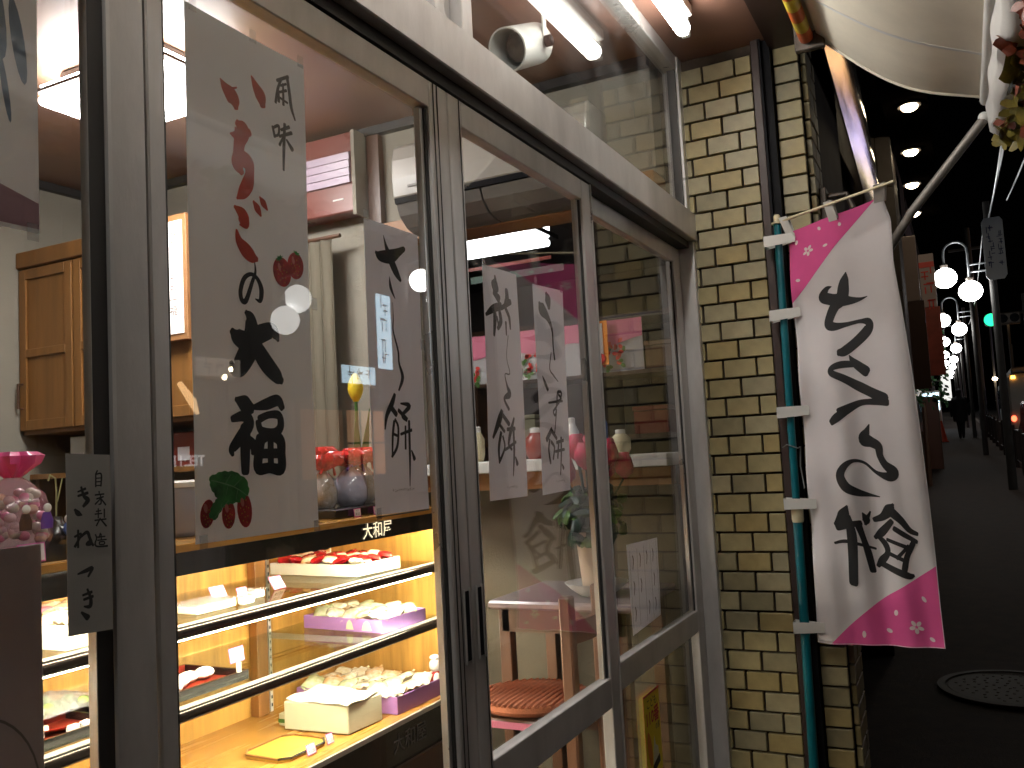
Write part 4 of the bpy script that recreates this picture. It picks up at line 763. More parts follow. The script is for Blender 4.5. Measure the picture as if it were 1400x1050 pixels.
pot = thing('bud_vase', 'round black bud vase with a thin curled sprig and tiny doll', 'vase', (1.53, 2.12, 1.2))
obj('slab', B(1.46, 1.62, 2.02, 2.2, 1.2015, 1.216), WOODH, pot); obj('pot', M().lathe([(.03, 0), (.045, .02), (.042, .045), (.018, .07), (.014, .085)], (1.53, 2.12, 1.217), 20), LACQ, pot, smooth=True)
obj('sprig', M().tube([(1.53, 2.12, 1.29), (1.525, 2.11, 1.36), (1.515, 2.1, 1.4), (1.5, 2.1, 1.41), (1.495, 2.1, 1.395)], .0025, 6).tube([(1.527, 2.11, 1.34), (1.535, 2.1, 1.4)], .002, 6), mat('sprig', (.4, .42, .2), .6), pot)
dl = obj('doll', M().ball((1.527, 2.07, 1.27), .012, .01, .018, 10, 6), BLUEB, pot, smooth=True); obj('doll_head', M().ball((1.527, 2.066, 1.295), .011), MOCHI, dl, smooth=True)
tub = thing('plastic_tub', 'frosted lidded tub on the counter behind the large poster', 'tub', (2.08, 2.2, 1.2))
obj('body', M().lathe([(.1, 0), (.115, .02), (.12, .12), (.12, .15)], (2.08, 2.2, 1.202), 28, sx=1.2), TUBW, tub, smooth=True); obj('lid', M().lathe([(.124, .15), (.126, .165), (.1, .17)], (2.08, 2.2, 1.202), 28, sx=1.2), WHITE, tub, smooth=True)
obj('brown_clip', M().obox((2.1, 2.06, 1.27), (.03, 0, .012), (0, .004, 0), (-.003, 0, .008)), DWOOD, tub)
tl = thing('yellow_tulip', 'tall yellow artificial tulip standing on the counter', 'flower', (3.12, 2.34, 1.2))
obj('stem', M().tube([(3.12, 2.34, 1.2), (3.115, 2.335, 1.45), (3.11, 2.33, 1.66)], .007, 8), GREENF, tl, smooth=True)
for a in range(6): obj('petal', M().grid(lambda u, v: (3.11 + (.034 * sin(pi * (v * .82 + .1))) * cos(a * pi / 3 + (u - .5) * 1.3), 2.33 + (.034 * sin(pi * (v * .82 + .1))) * sin(a * pi / 3 + (u - .5) * 1.3), 1.66 + .12 * v), 4, 6, (0, 0, .002)), YELF, tl, smooth=True)
for s_ in (-1, 1): obj('leaf', M().grid(lambda u, v: (3.115 + (u - .5) * .05 * sin(pi * min(.98, v + .05)) + s_ * .05 * v, 2.33 - .03 * v, 1.25 + .38 * v), 3, 8, (0, .002, 0)), GREENF, tl, smooth=True)
pkf = thing('pink_blossom', 'small pink blossom spray beside the tulip stem', 'flower', (3.18, 2.2, 1.2))
obj('stem', M().tube([(3.18, 2.2, 1.236), (3.17, 2.19, 1.5)], .004, 6), GREENF, pkf)
for k in range(9): obj('petal', M().ball((3.165 + U(-.02, .02), 2.19 + U(-.02, .02), 1.52 + U(-.05, .04)), .016, .008, .018, 8, 5), mat('pink_petal', (.8, .35, .5), .6) if k == 0 else bpy.data.materials['pink_petal'], pkf, smooth=True)
wr = thing('card_holder', 'small white card stood behind the ribboned bags', 'card', (2.62, 2.42, 1.236)); obj('card', B(2.58, 2.66, 2.42, 2.425, 1.2015, 1.43), WHITE, wr); obj('foot', B(2.59, 2.65, 2.4, 2.45, 1.2012, 1.206), WHITE, wr)

# ------------------------------------------------------------------ ceiling lamp, spotlight, air conditioners
cl2 = thing('ceiling_lamp', 'large bright square lamp on the shop ceiling at the upper left', 'ceiling lamp', (2.3, 2.65, 2.8))
obj('diffuser', M().box(2.10, 2.49, 2.36, 2.99, 2.795, 2.83), LAMPW, cl2, bevel=.012)
obj('frame', M().box(2.08, 2.51, 2.34, 3.01, 2.832, 2.845), DWOOD, cl2, bevel=.003); obj('side_diffuser', M().box(2.11, 2.48, 2.37, 2.98, 2.846, 2.872), LAMPW, cl2); obj('canopy', M().box(2.15, 2.44, 2.42, 2.93, 2.873, 2.928), LACQ, cl2, bevel=.008)
spx, spy, spz = 2.50, 1.16, 2.70
sp = thing('spotlight', 'white cylindrical spotlight hung inside the transom window', 'spotlight', (spx, spy, spz))
ax = Vector((-.86, .12, -.42)).normalized(); rotm = ax.to_track_quat('Z', 'Y').to_matrix()
obj('barrel', M().lathe([(.0, -.1), (.058, -.1), (.066, -.085), (.068, .1), (.063, .1), (.06, -.06), (.0, -.06)], (spx, spy, spz), 28, axis=rotm), WHITE, sp, smooth=True)
obj('bulb', M().lathe([(.0, -.05), (.045, -.05), (.045, .03), (.0, .05)], (spx, spy, spz), 20, axis=rotm), IRON, sp, smooth=True)
obj('bracket', M().box(spx + .01, spx + .035, spy - .072, spy - .067, spz, Z_C - .01).box(spx + .01, spx + .035, spy - .072, spy - .02, Z_C - .012, Z_C - .002), WHITE, sp)
obj('knob', M().lathe([(.018, 0), (.018, .02), (.012, .024)], (spx + .02, spy - .073, spz + .005), 12, axis=Matrix.Rotation(pi / 2, 3, 'X')), BLACK, sp)
wbx = thing('junction_box', 'white plastic box high on the side wall near the transom', 'box', (3.25, 1.3, 2.6)); obj('body', B(3.22, 3.305, 1.22, 1.36, 2.56, 2.72), WHITE, wbx, bevel=.006); obj('cover', B(3.212, 3.2195, 1.23, 1.35, 2.57, 2.71), WHITE, wbx, bevel=.003)
ac = thing('air_conditioner', 'white wall air conditioner above the wood lintel', 'air conditioner', (3.2, 1.7, 2.4))
prof = [(3.305, 2.74), (3.12, 2.74), (3.09, 2.72), (3.072, 2.66), (3.068, 2.58), (3.075, 2.50)]
obj('body', M().prism([(x, 1.18, z) for x, z in prof + [(3.305, 2.5)]], (0, .89, 0)), ACW, ac, bevel=.006)
obj('slot', M().prism([(x, 1.18, z) for x, z in ((3.078, 2.5), (3.083, 2.478), (3.305, 2.478), (3.305, 2.5))], (0, .885, 0)), BLACK, ac)
fl_ = [(3.09, 2.477), (3.11, 2.43), (3.16, 2.39), (3.22, 2.372), (3.305, 2.37), (3.305, 2.477)]
obj('flap', M().prism([(x, 1.66, z) for x, z in fl_], (0, .405, 0)), ACD, ac, bevel=.003); obj('flap', M().prism([(x, 1.18, z) for x, z in fl_], (0, .475, 0)), ACD, ac, bevel=.003)
obj('badge', B(3.0665, 3.0695, 1.93, 1.99, 2.535, 2.545), ACD, ac)
gr = thing('old_air_conditioner', 'reddish wall unit with lilac louvres left of the beige wall', 'air conditioner', (3.1, 2.6, 2.45))
obj('body', M().box(3.2, 3.305, 2.365, 3.15, 2.53, 2.9), PINKWOOD, gr, bevel=.006)
for k in range(4): obj('louvre', M().obox((3.193, 2.76, 2.68 + k * .036), (.008, 0, .004), (0, .385, 0), (-.002, 0, .0155)), LOUV, gr)
obj('badge', B(3.1965, 3.1995, 2.42, 2.48, 2.59, 2.597), WHITE, gr); obj('side_cheek', B(3.19, 3.3, 2.345, 2.363, 2.51, 2.9), WALL, gr)
gs = thing('wall_post', 'brown wooden post between the louvred unit and the beige wall', 'post', (3.28, 2.4, 0)); obj('post', B(3.27, 3.308, 2.27, 2.335, 1.2, 2.885), DWOOD, gs)
cu = thing('curtain', 'beige pleated curtain hanging behind the counter', 'curtain', (3.2, 2.6, 1.2))
obj('cloth', M().grid(lambda u, v: (3.2 + .02 * sin(u * 50), 2.5 + .5 * u + .006 * sin(u * 100), 2.42 - 1.2 * v), 90, 3, (.004, 0, 0)), CURT, cu, smooth=True); obj('rail', M().tube([(3.2, 2.45, 2.43), (3.2, 3.05, 2.43)], .01), DWOOD, cu)
# cabinets on the side wall
cb = thing('wall_cabinet', 'oak wall cabinet with panelled doors and dark bar handles', 'cabinet', (3, 3.5, 1.62))
obj('body', B(2.822, 3.305, 2.92, 4.145, 1.62, 2.52), CAB, cb)
for i in range(3):
    y0 = 2.94 + i * .405; d = obj('cabinet_door', B(2.812, 2.8215, y0, y0 + .39, 1.64, 2.44), CAB, cb)
    for q in ((y0, y0 + .05, 1.64, 2.44), (y0 + .34, y0 + .39, 1.64, 2.44), (y0 + .05, y0 + .34, 1.64, 1.69), (y0 + .05, y0 + .34, 2.39, 2.44), (y0 + .05, y0 + .34, 2.0, 2.04)): obj('frame_rail', B(2.8, 2.8115, *q), CAB, d, bevel=.002)
    hy = y0 + (.365 if i % 2 == 0 else .025); obj('handle', M().tube([(2.8, hy, 1.75), (2.775, hy, 1.75), (2.775, hy, 1.87), (2.8, hy, 1.87)], .006, 8), DWOOD, d)
obj('cornice', B(2.79, 3.3, 2.91, 4.148, 2.45, 2.53), CAB, cb, bevel=.004)
us = thing('under_shelf', 'white papers and boxes stored on the ledge under the wall cabinet', 'shelf', (3.0, 3.6, 1.4))
obj('board', B(2.85, 3.3, 2.95, 4.14, 1.40, 1.425), CAB, us); obj('support', B(2.87, 3.3, 2.95, 2.98, .02, 1.4), DWOOD, us); obj('support', B(2.87, 3.3, 4.1, 4.13, .02, 1.4), DWOOD, us)
for y, h, mm, lb in ((3.75, .17, WHITE, 'white file box under the left end of the cabinet'), (3.6, .16, PAPER, 'cream file box next to the white one under the cabinet'), (3.3, .12, NORPINK, 'pink packet on the ledge under the cabinet'), (3.05, .15, REDLACQ, 'dark red box at the right end of the cabinet ledge')):
    t = thing('file_box', lb, 'box', (2.95, y, 1.426)); obj('body', B(2.88, 3.1, y, y + .13, 1.426, 1.426 + h), mm, t, bevel=.003); obj('label_card', B(2.876, 2.8795, y + .03, y + .1, 1.45, 1.45 + h * .4), TAGW, t)
bk = thing('back_counter', 'dark wooden back counter under the cabinets', 'counter', (3.05, 3.5, .02)); obj('top', B(2.75, 3.2, 2.9, 4.1, 1.05, 1.09), DWOOD, bk); obj('body', B(2.8, 3.2, 2.98, 4.05, .02, 1.049), DWOOD, bk)
mn = thing('menu_board', 'narrow backlit menu board in an orange frame on the cabinet', 'menu board', (2.79, 3.05, 2.0))
obj('frame', M().box(2.77, 2.797, 2.955, 3.115, 1.97, 2.53), BEAM, mn, bevel=.003); obj('lit_panel', B(2.765, 2.7695, 2.975, 3.095, 2.0, 2.50), SIGNL, mn)
obj('lettering', text('みたらしもち一福', .048, lambda a, b: (2.764, 3.03 - a, 2.44 + b), vertical=True), mat('brown_print', (.2, .12, .09), .7), mn, fix=False)
# printed cloth and small goods in the opening
nr = thing('printed_cloth', 'white and pink cloth printed with red blossoms hung in the opening', 'cloth', (3.38, 1.6, 1.7))
obj('cloth', M().grid(lambda u, v: (3.4 + .006 * sin(u * 20), 1.12 + .9 * u, 1.92 - .21 * v), 30, 3, (.002, 0, 0)), NORW, nr, smooth=True)
obj('pink_band', M().grid(lambda u, v: (3.397 + .006 * sin(u * 20), 1.12 + .9 * u, 1.921 - .075 * v - .03 * v * sin(u * 9) ** 2), 30, 2, (.001, 0, 0)), NORPINK, nr, smooth=True)
bs = M(); gs_ = M()
for cy_, cz in ((1.25, 1.80), (1.62, 1.80), (1.93, 1.78)):
    for k in range(26): disc(bs if k % 3 else gs_, lambda a, b, o: (3.39 - o, a, b), cy_ + U(-.06, .06), cz + U(-.06, .04) - (0 if k % 3 else .03), .012, .008, 0, 7, U(0, 3))
obj('blossom_print', bs, REDP, nr, kind='stuff', fix=False); obj('leaf_print', gs_, GREENF, nr, kind='stuff', fix=False)
tg = thing('hanging_tag', 'orange and cream paper charm hung at the right of the printed cloth', 'charm', (3.37, 1.3, 1.75)); obj('backing', B(3.375, 3.379, 1.26, 1.33, 1.74, 1.92), ORANGEP, tg); obj('slip', B(3.37, 3.3745, 1.28, 1.32, 1.78, 1.91), PAPER, tg); obj('seal', M().lathe([(.025, 0), (.02, .004)], (3.372, 1.295, 1.765), 14, axis=Matrix.Rotation(-pi / 2, 3, 'Y')), REDP, tg)
vl = thing('window_valance', 'red and green striped trim hung below the inner room lamp', 'trim', (3.4, 1.6, 2.2))
obj('red_band', B(3.40, 3.405, 1.5, 2.05, 2.215, 2.23), REDLACQ, vl); obj('green_band', B(3.41, 3.415, 1.45, 1.9, 2.16, 2.19), GREEND, vl)
for i, (y, h, r, mm, lb) in enumerate(((2.0, .12, .04, REDF, 'red flower pot at the left of the pass counter'), (1.9, .15, .03, CREAM, 'cream jar on the pass counter'), (1.62, .13, .045, REDLACQ, 'red and white doll jar on the pass counter between the strips'), (1.33, .2, .035, BLUEB, 'blue bottle at the right end of the pass counter'), (1.24, .1, .04, CREAM, 'short cream bowl beside the blue bottle'), (1.45, .16, .028, WHITE, 'slim white bottle on the pass counter'))):
    t = thing('counter_jar', lb, 'jar', (3.45, y, 1.373)); obj('body', M().lathe([(r * .7, 0), (r, h * .2), (r, h * .65), (r * .5, h * .85)], (3.4, y, 1.373), 16), mm, t, smooth=True); obj('cap', M().lathe([(r * .52, h * .85), (r * .52, h), (r * .3, h * 1.02)], (3.4, y, 1.373), 12), WHITE, t, smooth=True)

# ------------------------------------------------------------------ table, vase, chair by the right door
tb = thing('side_table', 'small pale topped table with dark legs behind the middle door', 'table', (3.05, 1.3, .02))
obj('table_top', B(2.815, 3.3, 1.02, 1.57, .852, .882), TABLEW, tb, bevel=.008); obj('apron', M().box(2.85, 2.87, 1.06, 1.53, .77, .85).box(2.87, 3.26, 1.5, 1.52, .77, .85), DWOOD, tb)
for x, y in ((2.85, 1.5), (3.23, 1.5), (2.85, 1.06), (3.23, 1.06)): obj('leg', B(x, x + .045, y, y + .045, .02, .851), DWOOD, tb, bevel=.003)
obj('stretcher', M().box(2.862, 2.882, 1.1, 1.5, .45, .48).box(2.89, 3.23, 1.51, 1.53, .45, .48), DWOOD, tb)
ds = thing('white_dish', 'shallow white dish on the side table', 'dish', (3.0, 1.22, .882)); obj('bowl', M().lathe([(.06, 0), (.1, .03), (.115, .045), (.11, .046), (.06, .008)], (3.0, 1.22, .883), 28), WHITE, ds, smooth=True); obj('foot', M().lathe([(.05, -.0005), (.055, .004)], (3.0, 1.22, .883), 20), WHITE, ds)
vs_ = thing('flower_vase', 'tall cream vase standing in the white dish', 'vase', (3.0, 1.22, .9)); obj('body', M().lathe([(.045, 0), (.05, .02), (.065, .2), (.07, .21), (.06, .2)], (3.0, 1.22, .894), 24), VASE, vs_, smooth=True); obj('lip', M().lathe([(.07, .208), (.073, .214), (.068, .216)], (3.0, 1.22, .894), 24), VASE, vs_, smooth=True)
fw = thing('flower_bunch', 'bunch of red tulips with dark leaves in the cream vase', 'flowers', (3.0, 1.22, 1.05))
for k in range(11):
    a = k * 2.4; r = .1 * math.sqrt((k + .5) / 11); tx, ty, tz = 3.0 + r * cos(a) * 1.2, 1.22 + r * sin(a) * 1.3, 1.33 + U(-.05, .05)
    obj('stem', M().tube([(3.0, 1.22, 1.05), (3.0 + (tx - 3) * .5, 1.22 + (ty - 1.22) * .5, 1.2), (tx, ty, tz)], .004, 5), GREEND, fw)
    obj('blossom', M().lathe([(.006, -.01), (.028, .01), (.034, .035), (.03, .06), (.02, .085), (.012, .06)], (tx, ty, tz), 18, wob=.16, wn=3), REDF, fw, smooth=True)
for k in range(130):
    c_ = Vector((3.0, 1.22, 1.17)) + Vector((U(-1, 1), U(-1, 1), U(-1, 1))).normalized() * (U(.2, 1) ** .5 * .125)
    n_ = (c_ - Vector((3.0, 1.22, 1.12)) + Vector((U(-.06, .06), U(-.06, .06), U(-.02, .08)))).normalized(); t_ = n_.cross(Vector((U(-1, 1), U(-1, 1), U(-1, 1)))).normalized(); b_ = n_.cross(t_); L_ = U(.03, .05); w_ = U(.018, .028)
    obj('leaf', M().grid(lambda u, v: c_ + t_ * L_ * (2 * v - 1) + b_ * w_ * (2 * u - 1) * sin(pi * min(.96, v * .92 + .06)) ** .8 + n_ * (.012 * sin(pi * v) - .008 * abs(2 * u - 1)), 2, 4, (0, 0, .0008)), GREEND if k % 3 else GREENF, fw, smooth=True)
ch = thing('wooden_chair', 'brown wooden chair with a round rust cushion behind the middle door', 'chair', (2.68, 1.35, .02))
obj('seat', B(2.5, 2.86, 1.16, 1.54, .545, .575), DWOOD, ch, bevel=.006)
obj('edge_strip', B(2.494, 2.4995, 1.17, 1.53, .55, .57), NORPINK, ch)
for x in (2.56, 2.82): obj('back_post', M().box(x - .022, x + .022, 1.125, 1.165, .02, .95), mat('chair_wood', (.2, .09, .045), .45, var=.3, scale=14, stretch=(1, 1, .1)) if x < 2.6 else bpy.data.materials['chair_wood'], ch, bevel=.006)
obj('back_rail', M().grid(lambda u, v: (2.582 + .216 * u, 1.13 - .02 * sin(pi * u), .8 + .07 * v), 8, 1, (0, .02, 0)), bpy.data.materials['chair_wood'], ch)
for x in (2.52, 2.82): obj('leg', B(x, x + .035, 1.49, 1.525, .02, .545), DWOOD, ch, bevel=.004)
cs = thing('round_cushion', 'round ribbed rust coloured cushion on the wooden chair', 'cushion', (2.68, 1.34, .575))
obj('pad', M().lathe([(.16, .001), (.182, .012), (.186, .022), (.178, .034), (.13, .04), (.05, .042)], (2.68, 1.34, .576), 40), CUSH, cs, smooth=True)
rb = M()
for k in range(17):
    y = -.16 + k * .02; hw = math.sqrt(max(0, .178 ** 2 - y ** 2)); rb.tube([(2.68 - hw, 1.34 + y, .610), (2.68, 1.34 + y, .619), (2.68 + hw, 1.34 + y, .610)], .0065, 6)
obj('ribs', rb, CUSH, cs, smooth=True)

# ------------------------------------------------------------------ banner
FL = [Vector(p) for p in DATA['flagL']]; FR = [Vector(p) for p in DATA['flagR']]
def flagpos(u, v, o=0):
    a = min(max(u / .43, -.02), 1.02); t = min(max(v / 1.5, 0), 1) * 9; i = min(int(t), 8); f = t - i
    l = FL[i] * (1 - f) + FL[i + 1] * f; r = FR[i] * (1 - f) + FR[i + 1] * f; p = l * (1 - a) + r * a
    d = .012 * math.exp(-a * 6) * sin(v * 18) + .010 * sin(a * 11 + v * 1.5) * (.5 + .5 * sin(v * 2)) + .007 * sin(a * 21 - v * 3) * (v / 1.5) + .012 * sin(v * 5 + a * 2) * a
    return Vector((p.x + d - o * .9, p.y, p.z))
fb = thing('shop_banner', 'tall white and pink nobori banner with black brush letters seen from behind', 'banner', (3.33, .52, 0))
base_ = []
def clothgrid(inside, off, nu=40, nv=110):
    m = M(); v = []; 
    for j in range(nv + 1):
        for i in range(nu + 1): v.append(tuple(flagpos(.43 * i / nu, 1.5 * j / nv, off)))
    f = [(j * (nu + 1) + i, j * (nu + 1) + i + 1, (j + 1) * (nu + 1) + i + 1, (j + 1) * (nu + 1) + i) for j in range(nv) for i in range(nu)]
    return m.add(v, f)
clo = obj('cloth', clothgrid(None, 0), CLOTH, fb, smooth=True, fix=False)
sol = clo.modifiers.new('thickness', 'SOLIDIFY'); sol.thickness = .0008; sol.offset = 0
def tri(pts, off, n=16):
    m = M(); A_, B_, C_ = pts; idx = {}; v = []
    for i in range(n + 1):
        for j in range(n + 1 - i):
            a, b = i / n, j / n; c = 1 - a - b; idx[i, j] = len(v)
            v.append(flagpos(A_[0] * c + B_[0] * a + C_[0] * b, A_[1] * c + B_[1] * a + C_[1] * b, off))
    f = []
    for i in range(n):
        for j in range(n - i):
            f.append((idx[i, j], idx[i + 1, j], idx[i, j + 1]))
            if j < n - i - 1: f.append((idx[i + 1, j], idx[i + 1, j + 1], idx[i, j + 1]))
    return m.add(v, f)
def both(fn):
    m = fn(.0014); k = fn(-.0014); return m.add(k.v, k.f)
obj('pink_corner', both(lambda o: tri(((0, 0), (.40, 0), (0, .318)), o, 30)), PINK, fb, smooth=True, fix=False)
obj('pink_corner', both(lambda o: tri(((.43, 1.5), (.05, 1.5), (.43, 1.2)), o, 30)), PINK, fb, smooth=True, fix=False)
obj('brush_lettering', both(lambda o: strokes([[(a, b, c * 1.22) for a, b, c in st] for st in parse(DATA['flag'])], lambda u, v, q: flagpos(u, v, o + (q if o > 0 else -q)), 0, per=8, across=5, lift=.00003)), INK, fb, fix=False)
for u, v, k in DATA['flagpetal']:
    for q in range(5 if k == 'F' else 1):
        a = q * 2 * pi / 5 + .3; rt_ = a if k == 'F' else U(0, 2); d_ = .0145 if k == 'F' else 0
        obj('petal', both(lambda o: disc(M(), lambda x, y, z: flagpos(x, y, z), u + d_ * cos(a), v + d_ * sin(a), .0105, .0068, o * 1.5, 10, rt_)), PETAL, fb, fix=False)
obj('hem', M().tube([flagpos(.4285, 1.5 * k / 60) for k in range(61)], .0018, 6).tube([flagpos(.43 * k / 30, 1.498) for k in range(31)], .0018, 6), CLOTH, fb, smooth=True)
po = obj('pole', M().tube([(3.33, .575, .0), (3.33, .562, 1.12)], .0165, 12), TEAL, fb, smooth=True)
obj('pole', M().tube([(3.33, .562, 1.13), (3.33, .552, 2.2)], .0135, 12), TEAL, fb, smooth=True)
obj('pole_joint', M().lathe([(.019, 0), (.021, .01), (.021, .045), (.017, .055)], (3.33, .561, 1.1), 14), CREAM, fb, smooth=True)
obj('pole_cap', M().lathe([(.022, 0), (.022, .006), (.012, .01), (.012, .03), (.009, .035)], (3.33, .552, 2.19), 14), CREAM, fb, smooth=True)
obj('rod', M().tube([(3.335, .565, 2.195), (3.04, .135, 2.2)], [.0055, .0045], 8), CREAM, fb, smooth=True)
for v in (.03, .36, .72, 1.05, 1.46):
    q = flagpos(.0, v); r_ = flagpos(.03, v); obj('pole_loop', M().add([(3.295, .6, q.z + .016 + .004), (3.295, .6, q.z - .02), (r_.x - .004, r_.y, r_.z - .016), (r_.x - .004, r_.y, r_.z + .018)], [(0, 1, 2, 3)]).add([(3.352, .6, q.z + .02), (3.352, .6, q.z - .02), (r_.x + .003, r_.y, r_.z - .016), (r_.x + .003, r_.y, r_.z + .018)], [(0, 1, 2, 3)]).add([(3.295, .6, q.z + .02), (3.352, .6, q.z + .02), (3.352, .6, q.z - .02), (3.295, .6, q.z - .02)], [(0, 1, 2, 3)]), WHITE, fb, fix=False)
for a in (.04, .5, .965):
    q = flagpos(.43 * a, .0); q2 = flagpos(.43 * a, .03); k = a; X = 3.335 + (3.04 - 3.335) * (k * .87 + .06); Y = .565 + (.135 - .565) * (k * .87 + .06)
    w0 = Vector((.0075, .0135, 0)) * (1.1 if a < .9 else 1.3)
    for s_ in (-1, 1):
        d_ = Vector((s_ * .0075, -s_ * .004, 0)); T_ = Vector((X, Y, 2.207)); B2 = Vector((q2.x, q2.y, q2.z))
        obj('rod_loop', M().add([T_ - w0 + d_, T_ + w0 + d_, B2 + w0 + d_ * .4, B2 - w0 + d_ * .4], [(0, 1, 2, 3)]).add([T_ - w0 + d_, T_ + w0 + d_, T_ + w0, T_ - w0], [(0, 1, 2, 3)]), WHITE, fb, fix=False)
tie = thing('pole_tie', 'twist of wire tying the teal pole to the wall trim', 'wire', (3.34, .57, 1.36)); obj('wire', M().tube([(3.36, .6, 1.37), (3.31, .575, 1.38), (3.318, .54, 1.365), (3.35, .535, 1.37), (3.345, .54, 1.3), (3.335, .53, 1.22)], .0022, 6), WIRE, tie)

# ------------------------------------------------------------------ awning
aw = thing('awning', 'off white canvas awning sloping out above the banner with striped roller', 'awning', (3, .2, 2.6))
YR, ZR, YF, ZF = .345, 2.80, -.15, 2.47
def can(u, v):
    x = -.5 + 3.72 * u; t = v; y = YR + (YF - YR) * t; z = ZR + (ZF - ZR) * t - .03 * sin(pi * t) * (1 + .3 * sin(u * 6)) - .035 * (u ** 8) * sin(pi * t) ** 1.5
    return (x, y, z)
obj('canvas', M().grid(can, 60, 16, (0, 0, .003)), CANVAS, aw, smooth=True)
for u_ in (.25, .5, .75, .9): obj('seam', M().grid(lambda u, v: [c - (.0015 if i == 2 else 0) for i, c in enumerate(can(u_ + u * .004, v))], 1, 16, (0, 0, .001)), VAL, aw, smooth=True)
obj('hem_tube', M().tube([can(1, k / 16) for k in range(17)], .006, 6), CANVAS, aw, smooth=True)
seg = [(-.5 + .085 * k) for k in range(44)]
x = 3.16; k = 0
while x > .4:
    obj('roller_stripe', M().tube([(x, .378, 2.79), (x - .0845, .378, 2.79)], .024, 14), STRIPO if k % 2 == 0 else STRIPY, aw, smooth=True); x -= .085; k += 1
obj('roller_case', M().tube([(3.17, YR + .01, 2.845), (-.5, YR + .01, 2.845)], .035, 14), CANVAS, aw, smooth=True)
obj('end_bracket', M().box(3.17, 3.2, .32, .42, 2.75, 2.89), IRON, aw, bevel=.004)
obj('front_bar', M().tube([(3.22, YF, ZF - .01), (-.5, YF, ZF - .01)], .018, 12), VAL, aw, smooth=True)
def valf(u, v):
    q = [(YF, ZF - .02), (YF - .003, ZF - .07), (YF - .006, ZF - .12), (YF - .03, ZF - .145), (YF - .08, ZF - .15), (YF - .12, ZF - .14), (YF - .135, ZF - .10), (YF - .12, ZF - .03), (YF - .06, ZF + .01)]
    t = v * 8; i = min(int(t), 7); f = t - i; y = q[i][0] * (1 - f) + q[i + 1][0] * f; z = q[i][1] * (1 - f) + q[i + 1][1] * f
    return (-.5 + 3.72 * u, y + .004 * sin(u * 70 + v * 5), z + .005 * sin(u * 43 + v * 9))
obj('valance', M().grid(valf, 120, 16, (0, 0, .002)), VAL, aw, smooth=True)
obj('valance_end', M().add([valf(1, k / 16) for k in range(17)], [tuple(range(17))]), VAL, aw)
obj('arm', M().tube([(3.22, YF + .01, ZF - .07), (3.3, .1, 2.15), (3.4, .42, 1.72)], .0155, 12), STEELP, aw, smooth=True)
obj('arm_joint', M().ball((3.22, YF + .01, ZF - .065), .018, n=12), WHITE, aw, smooth=True)
# artificial leaf garland along the valance
ga = thing('leaf_garland', 'dark artificial leaf garland with red touches on the awning valance', 'garland', (2.8, -.2, 2.4))
obj('vine', M().tube([(3.2 - .06 * k, -.235 - .02 * sin(k * 1.3), 2.295 + .02 * sin(k * .9)) for k in range(36)], .006, 6), LEAFD, ga, smooth=True)
lms = []
for mm in (LEAFD, LEAFD, LEAFR):
    out = []
    for k in range(21):
        a = pi * (k / 20) ; r = (.5 + .5 * sin(a)) * (1 - .3 * (k % 2))
        out.append((cos(a) * -1 * .0 + (k / 20 - .5) * 2 * .035 * 1, 0, 0))
    pts = []
    for k in range(24):
        a = 2 * pi * k / 24; rr = .05 * (1 + .35 * cos(5 * a)) * (1 - .12 * (k % 2)); pts.append((rr * cos(a), rr * sin(a), .012 * cos(3 * a)))
    mb = M().add([(0, 0, .006)] + pts, [(0, k + 1, (k + 1) % 24 + 1) for k in range(24)]); mb.add([(p[0], p[1], p[2] - .002) for p in [(0, 0, .006)] + pts], [(0, (k + 1) % 24 + 1, k + 1) for k in range(24)])
    lms.append(mesh_of('garland_leaf', mb, mm, True, fix=False))
for k in range(110):
    o = bpy.data.objects.new('leaf', random.choice(lms)); col.objects.link(o); o.parent = ga
    X = 3.2 - 2.2 * (k / 110) + U(-.03, .03); o.location = Vector((X, -.17 - U(0, .12) * (1 if k > 14 else 1.2), 2.305 + U(-.06, .02) + (.04 if k < 10 else 0))) - BASE[ga.as_pointer()]; o.rotation_euler = (U(.6, 2.4), U(-.9, .9), U(-.8, .8)); s_ = U(.55, 1.0); o.scale = (s_, s_, s_)

# ------------------------------------------------------------------ neighbouring buildings on the near side
nb = thing('neighbour_building', 'dark clad shop next door with steel fascia and lit soffit', 'building', (7, 1, 0))
obj('recess_wall', B(3.74, 6.1, .84, .858, 0, 7), DARKB, nb); obj('recess_panel', M().box(3.76, 4.5, .80, .839, .3, 2.2).box(4.55, 5.25, .80, .839, .3, 2.2), DARKW, nb)
obj('upper_fascia', B(3.64, 6.1, .58, .839, 2.75, 7), DARKB, nb)
obj('steel_fascia', M().grid(lambda u, v: (4.6 + 4.4 * u, .485 + .14 * u - .11 * sin(pi * v) , 3.45 + .42 * v), 24, 12, (0, .01, 0)), SHINY, nb, smooth=True)
cq = M()
px = thing('tiled_column', 'grey stone clad column beyond the banner top', 'column', (9.6, .57, 0))
obj('core', B(9.61, 10.5, .44, .715, 0, 7.5), DARKB, px)
for k in range(14):
    for a, b in ((.43, .57), (.575, .715)):
        obj('stone_panel', B(9.585, 9.609, a, b, .17 + k * .53, .17 + k * .53 + .522), CONC, px, bevel=.004)
obj('building_body', B(6.12, 14, .72, 8, 0, 8), DARKB, nb); 
sfz = obj('canopy', B(8.0, 13.5, .05, .425, 4.375, 4.6), mat('soot_black_soffit', (.004, .003, .003), .9, spec=.0), nb)
for x, y in ((8.72, .205), (10.16, .264), (11.54, .317), (13.1, .37)):
    d = obj('downlight', M().ball((x, y, 4.36), .085, .075, .05, 16, 8), DOWNL, nb, smooth=True); obj('trim_ring', M().lathe([(.078, 0), (.1, 0), (.1, .02), (.078, .02)], (x, y, 4.354), 18), IRON, d)
rndb = random.Random(3)
